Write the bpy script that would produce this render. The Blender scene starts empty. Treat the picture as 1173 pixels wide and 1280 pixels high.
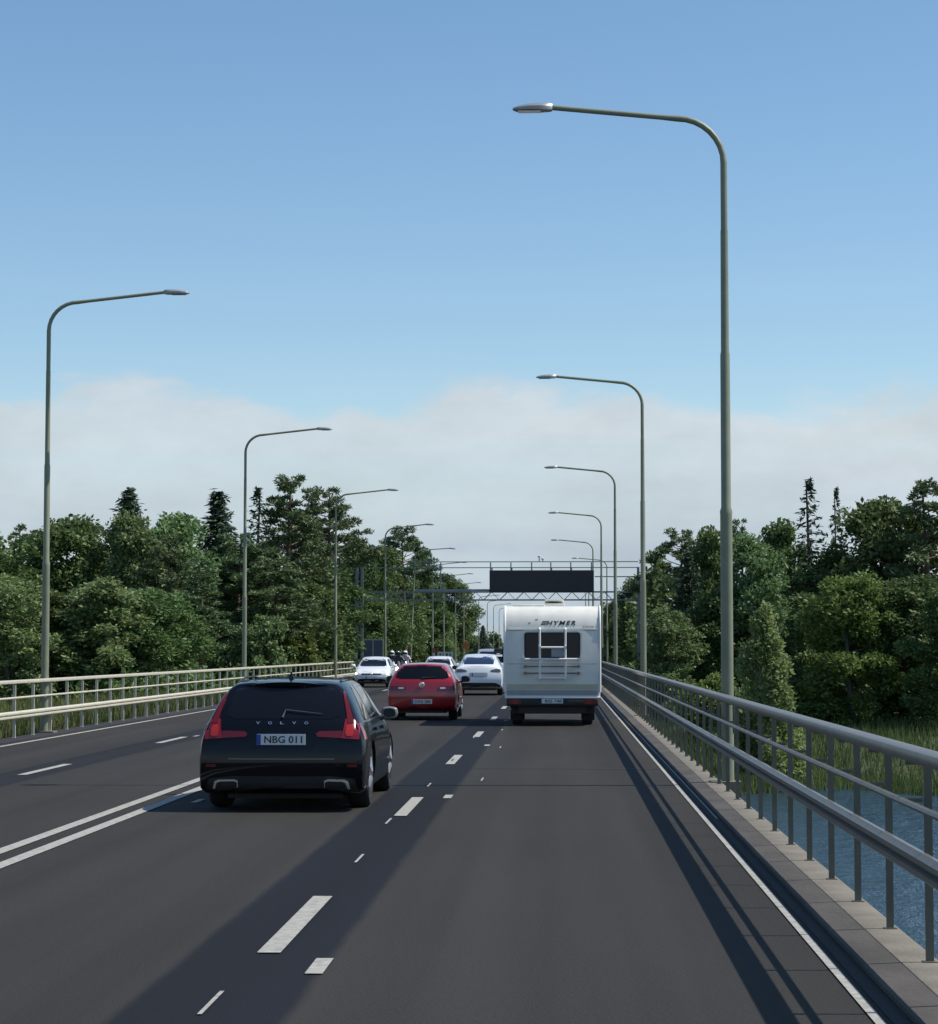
import bpy, bmesh, math, random
import numpy as np
from mathutils import Vector, Matrix
from mathutils.bvhtree import BVHTree

R = math.radians
random.seed(7)
S = bpy.context.scene
COL = S.collection

# ------------------------------------------------------------------ camera, sky, sun, exposure
F = 2800.0                                    # focal length in photo pixels (photo 1173 x 1280)
CAMZ = 1.8
PITCH = math.atan((812 - 640) / F)
YAW = math.atan((700 - 586.5) / F)
cd = bpy.data.cameras.new("camera")
cam = bpy.data.objects.new("camera", cd)
COL.objects.link(cam)
cam.location = (0, 0, CAMZ)
cam.rotation_euler = (R(90) + PITCH, 0, YAW)
cd.sensor_fit = 'HORIZONTAL'
cd.sensor_width = 36.0
cd.lens = F / 1173 * 36.0
cd.clip_start = 0.1
cd.clip_end = 6000
S.camera = cam

SUN = Vector((0.72, 0.03, 1.0)).normalized()
SUN_EL = math.asin(SUN.z)
SUN_AZ = math.atan2(SUN.x, SUN.y)
w = bpy.data.worlds.new("World")
S.world = w
w.use_nodes = True
nt = w.node_tree
nt.nodes.clear()


def wn(t, **k):
    n = nt.nodes.new(t)
    for a, b in k.items():
        setattr(n, a, b)
    return n


def wmath(op, a, b=None, c=None, clamp=False):
    n = wn('ShaderNodeMath', operation=op, use_clamp=clamp)
    for i, q in enumerate((a, b, c)):
        if q is None:
            continue
        if isinstance(q, (int, float)):
            n.inputs[i].default_value = q
        else:
            nt.links.new(q, n.inputs[i])
    return n.outputs[0]


sky = wn('ShaderNodeTexSky', sky_type='NISHITA', sun_disc=False)
sky.sun_elevation = SUN_EL
sky.sun_rotation = SUN_AZ
sky.altitude = 0
sky.air_density = 1.0
sky.dust_density = 0.3
sky.ozone_density = 2.0
hsv = wn('ShaderNodeHueSaturation')
hsv.inputs['Hue'].default_value = 0.496
hsv.inputs['Saturation'].default_value = 1.12
hsv.inputs['Value'].default_value = 1.10
nt.links.new(sky.outputs[0], hsv.inputs['Color'])
tc = wn('ShaderNodeTexCoord')
sep = wn('ShaderNodeSeparateXYZ')
nt.links.new(tc.outputs['Generated'], sep.inputs[0])
# the cloud bank low over the horizon, with an uneven upper edge and thin gaps
mp = wn('ShaderNodeMapping')
mp.inputs['Scale'].default_value = (11, 11, 22)
nt.links.new(tc.outputs['Generated'], mp.inputs[0])
n1 = wn('ShaderNodeTexNoise')
n1.inputs['Scale'].default_value = 1.0
n1.inputs['Detail'].default_value = 7
n1.inputs['Roughness'].default_value = 0.62
n1.inputs['Distortion'].default_value = 0.3
nt.links.new(mp.outputs[0], n1.inputs['Vector'])
mp2 = wn('ShaderNodeMapping')
mp2.inputs['Scale'].default_value = (3.0, 3.0, 40)
mp2.inputs['Location'].default_value = (3.1, 1.7, 0.4)
nt.links.new(tc.outputs['Generated'], mp2.inputs[0])
n2 = wn('ShaderNodeTexNoise')
n2.inputs['Scale'].default_value = 1.0
n2.inputs['Detail'].default_value = 6
nt.links.new(mp2.outputs[0], n2.inputs['Vector'])
edge = wmath('ADD', wmath('MULTIPLY', wmath('SUBTRACT', n1.outputs['Fac'], 0.5), 0.07), 0.113)
d = wmath('SUBTRACT', edge, sep.outputs['Z'])
mask = wn('ShaderNodeMapRange', interpolation_type='SMOOTHSTEP')
mask.inputs['From Min'].default_value = -0.004
mask.inputs['From Max'].default_value = 0.010
nt.links.new(d, mask.inputs['Value'])
thin = wmath('MULTIPLY_ADD', wmath('SUBTRACT', n2.outputs['Fac'], 0.5), 1.3, 0.86, clamp=True)
cmask = wmath('MULTIPLY', mask.outputs[0], thin, clamp=True)
wisp = wmath('MULTIPLY', wmath('SUBTRACT', n2.outputs['Fac'], 0.5, None), 0.9, clamp=True)
fade = wmath('SUBTRACT', 0.22, sep.outputs['Z'], clamp=True)
cm2 = wmath('MAXIMUM', cmask, wmath('MULTIPLY', wisp, wmath('MULTIPLY', fade, 4.0, clamp=True)))
mixc = wn('ShaderNodeMix', data_type='RGBA')
nt.links.new(cm2, mixc.inputs['Factor'])
nt.links.new(hsv.outputs[0], mixc.inputs['A'])
cg = wn('ShaderNodeMix', data_type='RGBA')
nt.links.new(wmath('MULTIPLY', sep.outputs['Z'], 11.0, clamp=True), cg.inputs['Factor'])
cg.inputs['A'].default_value = (3.3, 4.15, 5.05, 1)
cg.inputs['B'].default_value = (5.0, 5.55, 5.95, 1)
n3 = wn('ShaderNodeTexNoise')
n3.inputs['Scale'].default_value = 1.6
n3.inputs['Detail'].default_value = 8
n3.inputs['Roughness'].default_value = 0.6
nt.links.new(mp.outputs[0], n3.inputs['Vector'])
cv = wn('ShaderNodeVectorMath', operation='SCALE')
nt.links.new(cg.outputs['Result'], cv.inputs[0])
nt.links.new(wmath('MULTIPLY_ADD', n3.outputs['Fac'], 0.45, 0.775), cv.inputs['Scale'])
nt.links.new(cv.outputs[0], mixc.inputs['B'])
bg = wn('ShaderNodeBackground')
bg.inputs['Strength'].default_value = 0.105
nt.links.new(mixc.outputs['Result'], bg.inputs['Color'])
wo = wn('ShaderNodeOutputWorld')
nt.links.new(bg.outputs[0], wo.inputs[0])

sl = bpy.data.lights.new("sun", 'SUN')
sl.energy = 4.5
sl.angle = R(0.5)
sl.color = (1.0, 0.95, 0.87)
so = bpy.data.objects.new("sun", sl)
COL.objects.link(so)
so.location = (40, 0, 60)
so.rotation_euler = SUN.to_track_quat('Z', 'Y').to_euler()

S.view_settings.view_transform = 'Standard'
S.view_settings.look = 'None'
S.view_settings.exposure = 0.22
S.view_settings.gamma = 1.0
S.view_settings.use_curve_mapping = False

# ------------------------------------------------------------------ helpers
CR = cam.rotation_euler.to_matrix()


def at(px, py, Y):
    """the world point at depth Y (metres ahead) seen at a place of the photograph; used to measure sizes"""
    v = CR @ Vector(((px - 586.5) / F, -(py - 640) / F, -1))
    return Vector((0, 0, CAMZ)) + v * (Y / v.y)


def xat(px, Y):
    return at(px, 812, Y).x


def zat(px, py, Y):
    return at(px, py, Y).z


def tag(o, label=None, cat=None, group=None, kind=None):
    if label:
        o['label'] = label
    if cat:
        o['category'] = cat
    if group:
        o['group'] = group
    if kind:
        o['kind'] = kind
    return o


def empty(name, loc=(0, 0, 0), rz=0.0):
    o = bpy.data.objects.new(name, None)
    o.empty_display_size = 0.3
    o.location = loc
    o.rotation_euler = (0, 0, rz)
    COL.objects.link(o)
    return o


def link_mesh(name, me, mat, parent=None, smooth=40):
    if mat is not None:
        me.materials.clear()
        me.materials.append(mat)
    if smooth:
        me.shade_smooth()
        me.set_sharp_from_angle(angle=R(smooth))
    o = bpy.data.objects.new(name, me)
    COL.objects.link(o)
    if parent is not None:
        o.parent = parent
    return o


def kids(o):
    return [c for c in COL.objects if c.parent == o]


def copy_tree(o, parent=None):
    c = o.copy()
    COL.objects.link(c)
    c.parent = parent
    for ch in list(o.children):
        copy_tree(ch, c)
    return c


class MB:
    def __init__(s):
        s.v = []
        s.f = []

    def add(s, vs, fs):
        n = len(s.v)
        s.v += [tuple(q) for q in vs]
        s.f += [tuple(i + n for i in f) for f in fs]
        return s

    def box(s, x0, x1, y0, y1, z0, z1):
        return s.add([(x0, y0, z0), (x1, y0, z0), (x1, y1, z0), (x0, y1, z0), (x0, y0, z1), (x1, y0, z1), (x1, y1, z1), (x0, y1, z1)],
                     [(3, 2, 1, 0), (4, 5, 6, 7), (0, 1, 5, 4), (1, 2, 6, 5), (2, 3, 7, 6), (3, 0, 4, 7)])

    def tube(s, pts, rad, n=10, caps=True):
        pts = [Vector(p) for p in pts]
        if isinstance(rad, (int, float)):
            rad = [rad] * len(pts)
        ref = None
        vs = []
        for i, p in enumerate(pts):
            a = pts[max(i - 1, 0)]
            b = pts[min(i + 1, len(pts) - 1)]
            t = (b - a).normalized()
            if ref is None:
                ref = t.orthogonal().normalized()
            else:
                ref = (ref - t * ref.dot(t))
                ref = ref.normalized() if ref.length > 1e-6 else t.orthogonal().normalized()
            bi = t.cross(ref)
            for k in range(n):
                q = 2 * math.pi * k / n
                vs.append(p + (ref * math.cos(q) + bi * math.sin(q)) * rad[i])
        fs = []
        for i in range(len(pts) - 1):
            for k in range(n):
                k2 = (k + 1) % n
                fs.append((i * n + k, i * n + k2, (i + 1) * n + k2, (i + 1) * n + k))
        if caps:
            fs.append(tuple(range(n - 1, -1, -1)))
            fs.append(tuple((len(pts) - 1) * n + k for k in range(n)))
        return s.add(vs, fs)

    def lathe(s, prof, n=24, axis='z', c=(0, 0, 0)):
        vs = []
        for r, h in prof:
            for k in range(n):
                q = 2 * math.pi * k / n
                a, b = r * math.cos(q), r * math.sin(q)
                p = (a, b, h) if axis == 'z' else ((h, a, b) if axis == 'x' else (a, h, b))
                vs.append((p[0] + c[0], p[1] + c[1], p[2] + c[2]))
        fs = []
        for i in range(len(prof) - 1):
            for k in range(n):
                k2 = (k + 1) % n
                fs.append((i * n + k, i * n + k2, (i + 1) * n + k2, (i + 1) * n + k))
        fs.append(tuple(range(n - 1, -1, -1)))
        fs.append(tuple((len(prof) - 1) * n + k for k in range(n)))
        return s.add(vs, fs)

    def mesh(s, name, fix=True):
        me = bpy.data.meshes.new(name)
        me.from_pydata(s.v, [], s.f)
        if fix:
            bm = bmesh.new()
            bm.from_mesh(me)
            bmesh.ops.recalc_face_normals(bm, faces=bm.faces)
            bm.to_mesh(me)
            bm.free()
        me.update()
        return me

    def build(s, name, mat, parent=None, smooth=40, bevel=0):
        me = s.mesh(name)
        if bevel:
            bm = bmesh.new()
            bm.from_mesh(me)
            bmesh.ops.bevel(bm, geom=[e for e in bm.edges if len(e.link_faces) == 2 and e.calc_face_angle(0) > 0.5],
                            offset=bevel, segments=2, affect='EDGES', profile=0.5)
            bm.to_mesh(me)
            bm.free()
        return link_mesh(name, me, mat, parent, smooth)


# ------------------------------------------------------------------ materials
def pmat(name, col, rough=0.6, metal=0.0, noise=0.0, nscale=8.0, bump=0.0, bscale=30.0, coat=0.0, spec=0.5, stretch=(1, 1, 1), alpha=None):
    m = bpy.data.materials.new(name)
    m.use_nodes = True
    t = m.node_tree
    p = t.nodes['Principled BSDF']
    p.inputs['Base Color'].default_value = (*col, 1)
    p.inputs['Roughness'].default_value = rough
    p.inputs['Metallic'].default_value = metal
    p.inputs['Specular IOR Level'].default_value = spec
    p.inputs['Coat Weight'].default_value = coat
    p.inputs['Coat Roughness'].default_value = 0.04
    if noise or bump:
        g = t.nodes.new('ShaderNodeNewGeometry')
        mpn = t.nodes.new('ShaderNodeMapping')
        mpn.inputs['Scale'].default_value = stretch
        t.links.new(g.outputs['Position'], mpn.inputs[0])
    if noise:
        a = t.nodes.new('ShaderNodeTexNoise')
        a.inputs['Scale'].default_value = nscale
        a.inputs['Detail'].default_value = 6
        t.links.new(mpn.outputs[0], a.inputs['Vector'])
        mr = t.nodes.new('ShaderNodeMapRange')
        mr.inputs['From Min'].default_value = 0.25
        mr.inputs['From Max'].default_value = 0.75
        mr.inputs['To Min'].default_value = 1 - noise
        mr.inputs['To Max'].default_value = 1 + noise
        t.links.new(a.outputs['Fac'], mr.inputs['Value'])
        mx = t.nodes.new('ShaderNodeVectorMath')
        mx.operation = 'SCALE'
        mx.inputs[0].default_value = col
        t.links.new(mr.outputs[0], mx.inputs['Scale'])
        t.links.new(mx.outputs[0], p.inputs['Base Color'])
    if bump:
        b = t.nodes.new('ShaderNodeTexNoise')
        b.inputs['Scale'].default_value = bscale
        b.inputs['Detail'].default_value = 4
        t.links.new(mpn.outputs[0], b.inputs['Vector'])
        bp = t.nodes.new('ShaderNodeBump')
        bp.inputs['Strength'].default_value = bump
        bp.inputs['Distance'].default_value = 0.02
        t.links.new(b.outputs['Fac'], bp.inputs['Height'])
        t.links.new(bp.outputs[0], p.inputs['Normal'])
    return m


def leafmat(name, dark, mid, light, trans=0.31):
    m = bpy.data.materials.new(name)
    m.use_nodes = True
    t = m.node_tree
    t.nodes.clear()
    g = t.nodes.new('ShaderNodeNewGeometry')
    oi = t.nodes.new('ShaderNodeObjectInfo')
    cr = t.nodes.new('ShaderNodeValToRGB')
    cr.color_ramp.elements[0].color = (*dark, 1)
    cr.color_ramp.elements[1].color = (*light, 1)
    e = cr.color_ramp.elements.new(0.5)
    e.color = (*mid, 1)
    t.links.new(g.outputs['Random Per Island'], cr.inputs[0])
    h = t.nodes.new('ShaderNodeHueSaturation')
    mr = t.nodes.new('ShaderNodeMapRange')
    mr.inputs['To Min'].default_value = 0.480
    mr.inputs['To Max'].default_value = 0.516
    t.links.new(oi.outputs['Random'], mr.inputs['Value'])
    t.links.new(mr.outputs[0], h.inputs['Hue'])
    mr2 = t.nodes.new('ShaderNodeMapRange')
    mr2.inputs['To Min'].default_value = 0.78
    mr2.inputs['To Max'].default_value = 1.2
    mul = t.nodes.new('ShaderNodeMath')
    mul.operation = 'MULTIPLY'
    mul.inputs[1].default_value = 7.31
    fr = t.nodes.new('ShaderNodeMath')
    fr.operation = 'FRACT'
    t.links.new(oi.outputs['Random'], mul.inputs[0])
    t.links.new(mul.outputs[0], fr.inputs[0])
    t.links.new(fr.outputs[0], mr2.inputs['Value'])
    t.links.new(mr2.outputs[0], h.inputs['Value'])
    t.links.new(cr.outputs[0], h.inputs['Color'])
    di = t.nodes.new('ShaderNodeBsdfPrincipled')
    di.inputs['Roughness'].default_value = 0.55
    di.inputs['Specular IOR Level'].default_value = 0.25
    tr = t.nodes.new('ShaderNodeBsdfTranslucent')
    t.links.new(h.outputs[0], di.inputs['Base Color'])
    t.links.new(h.outputs[0], tr.inputs[0])
    mx = t.nodes.new('ShaderNodeMixShader')
    mx.inputs[0].default_value = trans
    t.links.new(di.outputs[0], mx.inputs[1])
    t.links.new(tr.outputs[0], mx.inputs[2])
    o = t.nodes.new('ShaderNodeOutputMaterial')
    t.links.new(mx.outputs[0], o.inputs[0])
    return m


def asphalt(name, col, amp=0.16, strips=None):
    m = pmat(name, col, rough=0.85, bump=0.35, bscale=90, spec=0.22)
    t = m.node_tree
    p = t.nodes['Principled BSDF']
    g = t.nodes.new('ShaderNodeNewGeometry')
    # long worn streaks along the lanes, patches and fine stone grain
    outs = []
    for sc, stretch, lo, hi in ((1.0, (1.6, 0.035, 1), 1 - amp, 1 + amp), (0.35, (1, 0.3, 1), 1 - amp * .6, 1 + amp * .6), (45, (1, 1, 1), 0.8, 1.2)):
        mpn = t.nodes.new('ShaderNodeMapping')
        mpn.inputs['Scale'].default_value = stretch
        t.links.new(g.outputs['Position'], mpn.inputs[0])
        a = t.nodes.new('ShaderNodeTexNoise')
        a.inputs['Scale'].default_value = sc
        a.inputs['Detail'].default_value = 5
        t.links.new(mpn.outputs[0], a.inputs['Vector'])
        mr = t.nodes.new('ShaderNodeMapRange')
        mr.inputs['From Min'].default_value = 0.3
        mr.inputs['From Max'].default_value = 0.7
        mr.inputs['To Min'].default_value = lo
        mr.inputs['To Max'].default_value = hi
        t.links.new(a.outputs['Fac'], mr.inputs['Value'])
        outs.append(mr.outputs[0])
    k = outs[0]
    for q in outs[1:]:
        n = t.nodes.new('ShaderNodeMath')
        n.operation = 'MULTIPLY'
        t.links.new(k, n.inputs[0])
        t.links.new(q, n.inputs[1])
        k = n.outputs[0]
    v = t.nodes.new('ShaderNodeVectorMath')
    v.operation = 'SCALE'
    v.inputs[0].default_value = col
    t.links.new(k, v.inputs['Scale'])
    t.links.new(v.outputs[0], p.inputs['Base Color'])
    if strips:                                       # darker resealed asphalt along the lane joints
        def mth(op, *ins, **kw):
            n = t.nodes.new('ShaderNodeMath')
            n.operation = op
            for i, q in enumerate(ins):
                if isinstance(q, (int, float)):
                    n.inputs[i].default_value = q
                else:
                    t.links.new(q, n.inputs[i])
            return n.outputs[0]
        sx_ = t.nodes.new('ShaderNodeSeparateXYZ')
        t.links.new(g.outputs['Position'], sx_.inputs[0])
        mpn = t.nodes.new('ShaderNodeMapping')
        mpn.inputs['Scale'].default_value = (3.0, 0.5, 1)
        t.links.new(g.outputs['Position'], mpn.inputs[0])
        a = t.nodes.new('ShaderNodeTexNoise')
        a.inputs['Scale'].default_value = 1.5
        a.inputs['Detail'].default_value = 6
        t.links.new(mpn.outputs[0], a.inputs['Vector'])
        wob_ = mth('MULTIPLY', mth('SUBTRACT', a.outputs['Fac'], 0.5), 0.07)
        tot = None
        for xc, hw, st_ in strips:
            dd = mth('ADD', mth('ABSOLUTE', mth('SUBTRACT', sx_.outputs['X'], xc)), wob_)
            mr = t.nodes.new('ShaderNodeMapRange')
            mr.interpolation_type = 'SMOOTHSTEP'
            mr.inputs['From Min'].default_value = hw - 0.045
            mr.inputs['From Max'].default_value = hw + 0.045
            mr.inputs['To Min'].default_value = st_
            mr.inputs['To Max'].default_value = 0.0
            t.links.new(dd, mr.inputs['Value'])
            tot = mr.outputs[0] if tot is None else mth('ADD', tot, mr.outputs[0])
        mx = t.nodes.new('ShaderNodeMix')
        mx.data_type = 'RGBA'
        t.links.new(tot, mx.inputs['Factor'])
        t.links.new(v.outputs[0], mx.inputs['A'])
        v2 = t.nodes.new('ShaderNodeVectorMath')
        v2.operation = 'SCALE'
        v2.inputs[0].default_value = (0.0060, 0.0070, 0.0105)
        t.links.new(k, v2.inputs['Scale'])
        t.links.new(v2.outputs[0], mx.inputs['B'])
        t.links.new(mx.outputs['Result'], p.inputs['Base Color'])
    return m


def emis(name, col, s):
    m = bpy.data.materials.new(name)
    m.use_nodes = True
    p = m.node_tree.nodes['Principled BSDF']
    p.inputs['Base Color'].default_value = (*col, 1)
    p.inputs['Emission Color'].default_value = (*col, 1)
    p.inputs['Emission Strength'].default_value = s
    return m


M = {}
M['asphalt'] = asphalt('asphalt', (0.0288, 0.0268, 0.0238), 0.2, ((-1.77, 0.43, 1.0), (-7.75, 0.40, 0.75), (-0.95, 0.22, .10), (0.95, 0.22, .10), (-2.5, .22, .1), (-4.0, .22, .1)))
M['asphalt_edge'] = asphalt('asphalt_shoulder', (0.035, 0.035, 0.037), 0.2)
M['joint'] = pmat('rubber_joint', (0.02, 0.02, 0.021), 0.8)
M['paint'] = pmat('road_paint', (0.32, 0.31, 0.275), 0.7, noise=0.3, nscale=14, bump=0.2)
M['concrete'] = pmat('concrete', (0.165, 0.147, 0.118), 0.9, noise=0.22, nscale=3, bump=0.3, bscale=25)
M['kerb_dark'] = pmat('stained_kerb', (0.058, 0.050, 0.043), 0.9, noise=0.45, nscale=2.2, bump=0.35, bscale=20, stretch=(1, .4, 1))
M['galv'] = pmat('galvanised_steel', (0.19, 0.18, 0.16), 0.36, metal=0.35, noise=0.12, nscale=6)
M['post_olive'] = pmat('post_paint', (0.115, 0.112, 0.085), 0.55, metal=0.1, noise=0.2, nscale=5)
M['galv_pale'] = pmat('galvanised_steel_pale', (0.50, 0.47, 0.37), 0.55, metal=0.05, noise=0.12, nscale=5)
M['lamp_green'] = pmat('lamp_post_paint', (0.21, 0.225, 0.15), 0.5, metal=0.05, noise=0.12, nscale=4)
M['lamp_head'] = pmat('lamp_head_grey', (0.30, 0.30, 0.30), 0.4, metal=0.3)
M['lens'] = pmat('lamp_lens', (0.25, 0.26, 0.27), 0.15)
M['black_paint'] = pmat('black_car_paint', (0.0025, 0.0032, 0.0055), 0.4, coat=0.6, spec=0.05)
M['red_paint'] = pmat('red_car_paint', (0.30, 0.006, 0.012), 0.3, coat=1.0)
M['white_paint'] = pmat('white_car_paint', (0.72, 0.74, 0.76), 0.35, coat=0.8)
M['silver_paint'] = pmat('silver_car_paint', (0.42, 0.43, 0.44), 0.35, metal=0.5, coat=0.8)
M['glass_dark'] = pmat('dark_car_glass', (0.005, 0.006, 0.008), 0.05, spec=0.35)
M['mirror'] = pmat('mirror_glass', (0.015, 0.03, 0.034), 0.25, spec=0.25)
M['grey_trim'] = pmat('grey_mirror_cover', (0.20, 0.21, 0.22), 0.4, coat=0.5)
M['glass_blue'] = pmat('tinted_rear_glass', (0.012, 0.02, 0.05), 0.05, spec=0.8)
M['black_plastic'] = pmat('black_plastic', (0.012, 0.012, 0.013), 0.55, noise=0.2, nscale=20)
M['rubber'] = pmat('tyre_rubber', (0.014, 0.014, 0.014), 0.85, noise=0.2, nscale=30)
M['rim'] = pmat('alloy_rim', (0.35, 0.35, 0.36), 0.35, metal=0.8)
M['chrome'] = pmat('chrome', (0.75, 0.75, 0.76), 0.12, metal=1.0)
M['red_lens'] = pmat('red_lamp_lens', (0.21, 0.005, 0.009), 0.2, coat=0.6)
M['red_core'] = pmat('bright_red_lens', (0.42, 0.02, 0.015), 0.2, coat=0.6)
M['red_lens_dark'] = pmat('dark_red_lamp_lens', (0.12, 0.004, 0.006), 0.15, coat=0.6)
M['smoke_lens'] = pmat('smoked_lamp_lens', (0.08, 0.09, 0.10), 0.15, coat=0.5)
M['clear_lens'] = pmat('clear_lamp_lens', (0.55, 0.57, 0.6), 0.1, coat=0.8)
M['plate'] = pmat('plate_white', (0.62, 0.64, 0.64), 0.5)
M['plate_blue'] = pmat('plate_blue', (0.02, 0.06, 0.32), 0.5)
M['ink'] = pmat('black_ink', (0.012, 0.012, 0.012), 0.6)
M['badge'] = pmat('silver_lettering', (0.7, 0.7, 0.7), 0.25, metal=0.9)
M['van_white'] = pmat('motorhome_panel', (0.70, 0.685, 0.62), 0.45, noise=0.10, nscale=3.0, coat=0.2, stretch=(1, 1, .25))
M['van_stripe'] = pmat('beige_stripe', (0.46, 0.44, 0.32), 0.5, noise=0.08, nscale=4)
M['van_grey'] = pmat('grey_stripe', (0.30, 0.31, 0.33), 0.5, noise=0.08, nscale=4)
M['van_line'] = pmat('panel_gap', (0.22, 0.25, 0.28), 0.6)
M['sign_dark'] = pmat('sign_face', (0.012, 0.012, 0.018), 0.35, noise=0.25, nscale=1.2)
M['sign_frame'] = pmat('sign_frame', (0.03, 0.032, 0.04), 0.5)
M['gantry'] = pmat('gantry_steel', (0.25, 0.27, 0.28), 0.5, metal=0.1)
M['screen_glass'] = pmat('grey_blue_panel', (0.10, 0.13, 0.17), 0.35, noise=0.15, nscale=1.5)
M['orange'] = pmat('orange_sign', (0.55, 0.16, 0.03), 0.5)
M['signred'] = pmat('signal_red', (0.42, 0.06, 0.05), 0.5)
M['white'] = pmat('matt_white', (0.72, 0.72, 0.70), 0.5)
M['cloth_black'] = pmat('black_leather', (0.015, 0.016, 0.018), 0.6)
M['cloth_white'] = pmat('pale_jacket', (0.55, 0.50, 0.52), 0.7)
M['cloth_grey'] = pmat('grey_jacket', (0.09, 0.10, 0.11), 0.7)
M['skin'] = pmat('skin', (0.45, 0.28, 0.2), 0.5)
M['headlight'] = emis('lit_headlight', (1.0, 0.97, 0.88), 9.0)
M['bark'] = pmat('bark', (0.075, 0.058, 0.045), 0.9, noise=0.35, nscale=6, bump=0.5, bscale=12, stretch=(1, 1, .3))
M['bark_pine'] = pmat('pine_bark', (0.115, 0.075, 0.052), 0.9, noise=0.35, nscale=5, bump=0.5, bscale=12, stretch=(1, 1, .3))
M['bark_grey'] = pmat('grey_bark', (0.13, 0.125, 0.115), 0.9, noise=0.3, nscale=6, bump=0.4, bscale=12)
M['leaf'] = leafmat('broad_leaf', (0.059, 0.101, 0.033), (0.097, 0.155, 0.049), (0.165, 0.227, 0.076))
M['leaf_light'] = leafmat('light_leaf', (0.106, 0.162, 0.062), (0.154, 0.230, 0.086), (0.241, 0.316, 0.141), 0.35)
M['leaf_pale'] = leafmat('pale_willow_leaf', (0.128, 0.178, 0.060), (0.187, 0.246, 0.085), (0.255, 0.306, 0.136), 0.45)
M['leaf_yellow'] = leafmat('yellow_green_leaf', (0.090, 0.146, 0.034), (0.139, 0.199, 0.050), (0.212, 0.259, 0.077), 0.35)
M['needle'] = leafmat('pine_needle', (0.053, 0.092, 0.041), (0.090, 0.140, 0.056), (0.146, 0.191, 0.078), 0.15)
M['spruce'] = leafmat('spruce_needle', (0.030, 0.059, 0.035), (0.053, 0.088, 0.049), (0.084, 0.121, 0.062), 0.12)
M['grass'] = leafmat('grass_blade', (0.063, 0.092, 0.022), (0.115, 0.132, 0.039), (0.218, 0.196, 0.083), 0.3)
M['reed'] = leafmat('reed_blade', (0.050, 0.100, 0.024), (0.077, 0.135, 0.039), (0.135, 0.165, 0.077), 0.35)
M['soil'] = pmat('meadow_soil', (0.055, 0.062, 0.028), 0.95, noise=0.4, nscale=0.6, bump=0.4, bscale=6)


def water_mat():
    m = pmat('water', (0.020, 0.042, 0.058), 0.25, spec=0.38)
    t = m.node_tree
    p = t.nodes['Principled BSDF']
    g = t.nodes.new('ShaderNodeNewGeometry')
    mpn = t.nodes.new('ShaderNodeMapping')
    mpn.inputs['Scale'].default_value = (1, 0.35, 1)
    t.links.new(g.outputs['Position'], mpn.inputs[0])
    a = t.nodes.new('ShaderNodeTexNoise')
    a.inputs['Scale'].default_value = 1.6
    a.inputs['Detail'].default_value = 5
    a.inputs['Roughness'].default_value = 0.65
    t.links.new(mpn.outputs[0], a.inputs['Vector'])
    b = t.nodes.new('ShaderNodeBump')
    b.inputs['Strength'].default_value = 1.0
    b.inputs['Distance'].default_value = 0.35
    t.links.new(a.outputs['Fac'], b.inputs['Height'])
    t.links.new(b.outputs[0], p.inputs['Normal'])
    return m


M['water'] = water_mat()

# ------------------------------------------------------------------ setting: terrain, water, road, bridge
XR_RAIL, XL_RAIL = 1.95, -10.95
BR_END = 118.0


def smooth(a, b, x):
    t = min(1, max(0, (x - a) / (b - a)))
    return t * t * (3 - 2 * t)


def wob(x, y, s):
    return math.sin(x * 0.31 * s + 1.3) * math.cos(y * 0.23 * s + 0.7) + 0.5 * math.sin(x * 0.83 * s + y * 0.61 * s)


def shore(x):
    return 75 + 2.0 * math.sin(x * 0.23) + 1.2 * math.sin(x * 0.71 + 1)


def ground(x, y):
    left = -0.10 - 0.5 * smooth(-12.5, -22, x) + 0.08 * wob(x, y, 1) * smooth(-12, -16, x)
    t = y - shore(x)
    right = -4.6 + 1.6 * smooth(-12, 0, t) + 1.45 * smooth(0, 26, t) + 0.7 * smooth(26, 80, t) + 0.08 * wob(x, y, 1)
    right = right + (-0.10 - right) * smooth(105, 122, y) * (1 - smooth(3.5, 9, x))
    if y > 300:
        right += (-0.3 - right) * smooth(300, 500, y)
    k = smooth(-10.8, -7.0, x) * (1 - smooth(104, 118, y))
    k2 = smooth(-10.8, 2.0, x)
    if y >= BR_END:
        return left + (right - left) * smooth(2.2, 4.5, x)
    return left + (right - left) * max(k, k2 if x > 2.2 else 0)


xs = np.concatenate([np.linspace(-700, -60, 17), np.linspace(-54, -14, 28), np.linspace(-12.5, 12, 50), np.linspace(13.5, 60, 34), np.linspace(75, 700, 17)])
ys = np.concatenate([np.linspace(-60, 40, 26), np.linspace(42, 130, 90), np.linspace(134, 300, 30), np.linspace(330, 2600, 22)])
b = MB()
vs = [(float(x), float(y), ground(float(x), float(y))) for y in ys for x in xs]
nx = len(xs)
fs = [(j * nx + i, j * nx + i + 1, (j + 1) * nx + i + 1, (j + 1) * nx + i) for j in range(len(ys) - 1) for i in range(nx - 1)]
tag(b.add(vs, fs).build('ground', M['soil'], smooth=80), kind='structure')
b = MB()
b.add([(-10, -60, -3), (700, -60, -3), (700, 95, -3), (-10, 95, -3)], [(0, 1, 2, 3)])
tag(b.build('water', M['water'], smooth=0), kind='structure')


def sheet(name, x0, x1, y0, y1, z, mat, ny=1):
    b = MB()
    for i in range(ny):
        a, c = y0 + (y1 - y0) * i / ny, y0 + (y1 - y0) * (i + 1) / ny
        b.add([(x0, a, z), (x1, a, z), (x1, c, z), (x0, c, z)], [(0, 1, 2, 3)])
    return tag(b.build(name, mat, smooth=0), kind='structure')


sheet('road', -10.62, 1.70, -30, 1400, 0.0, M['asphalt'], 1)
sheet('road_shoulder', 1.60, 1.695, -30, BR_END, 0.004, M['asphalt_edge'])
# lane markings, and the kerb highlight painted as a line
b = MB()
LINE = 0.008


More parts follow.
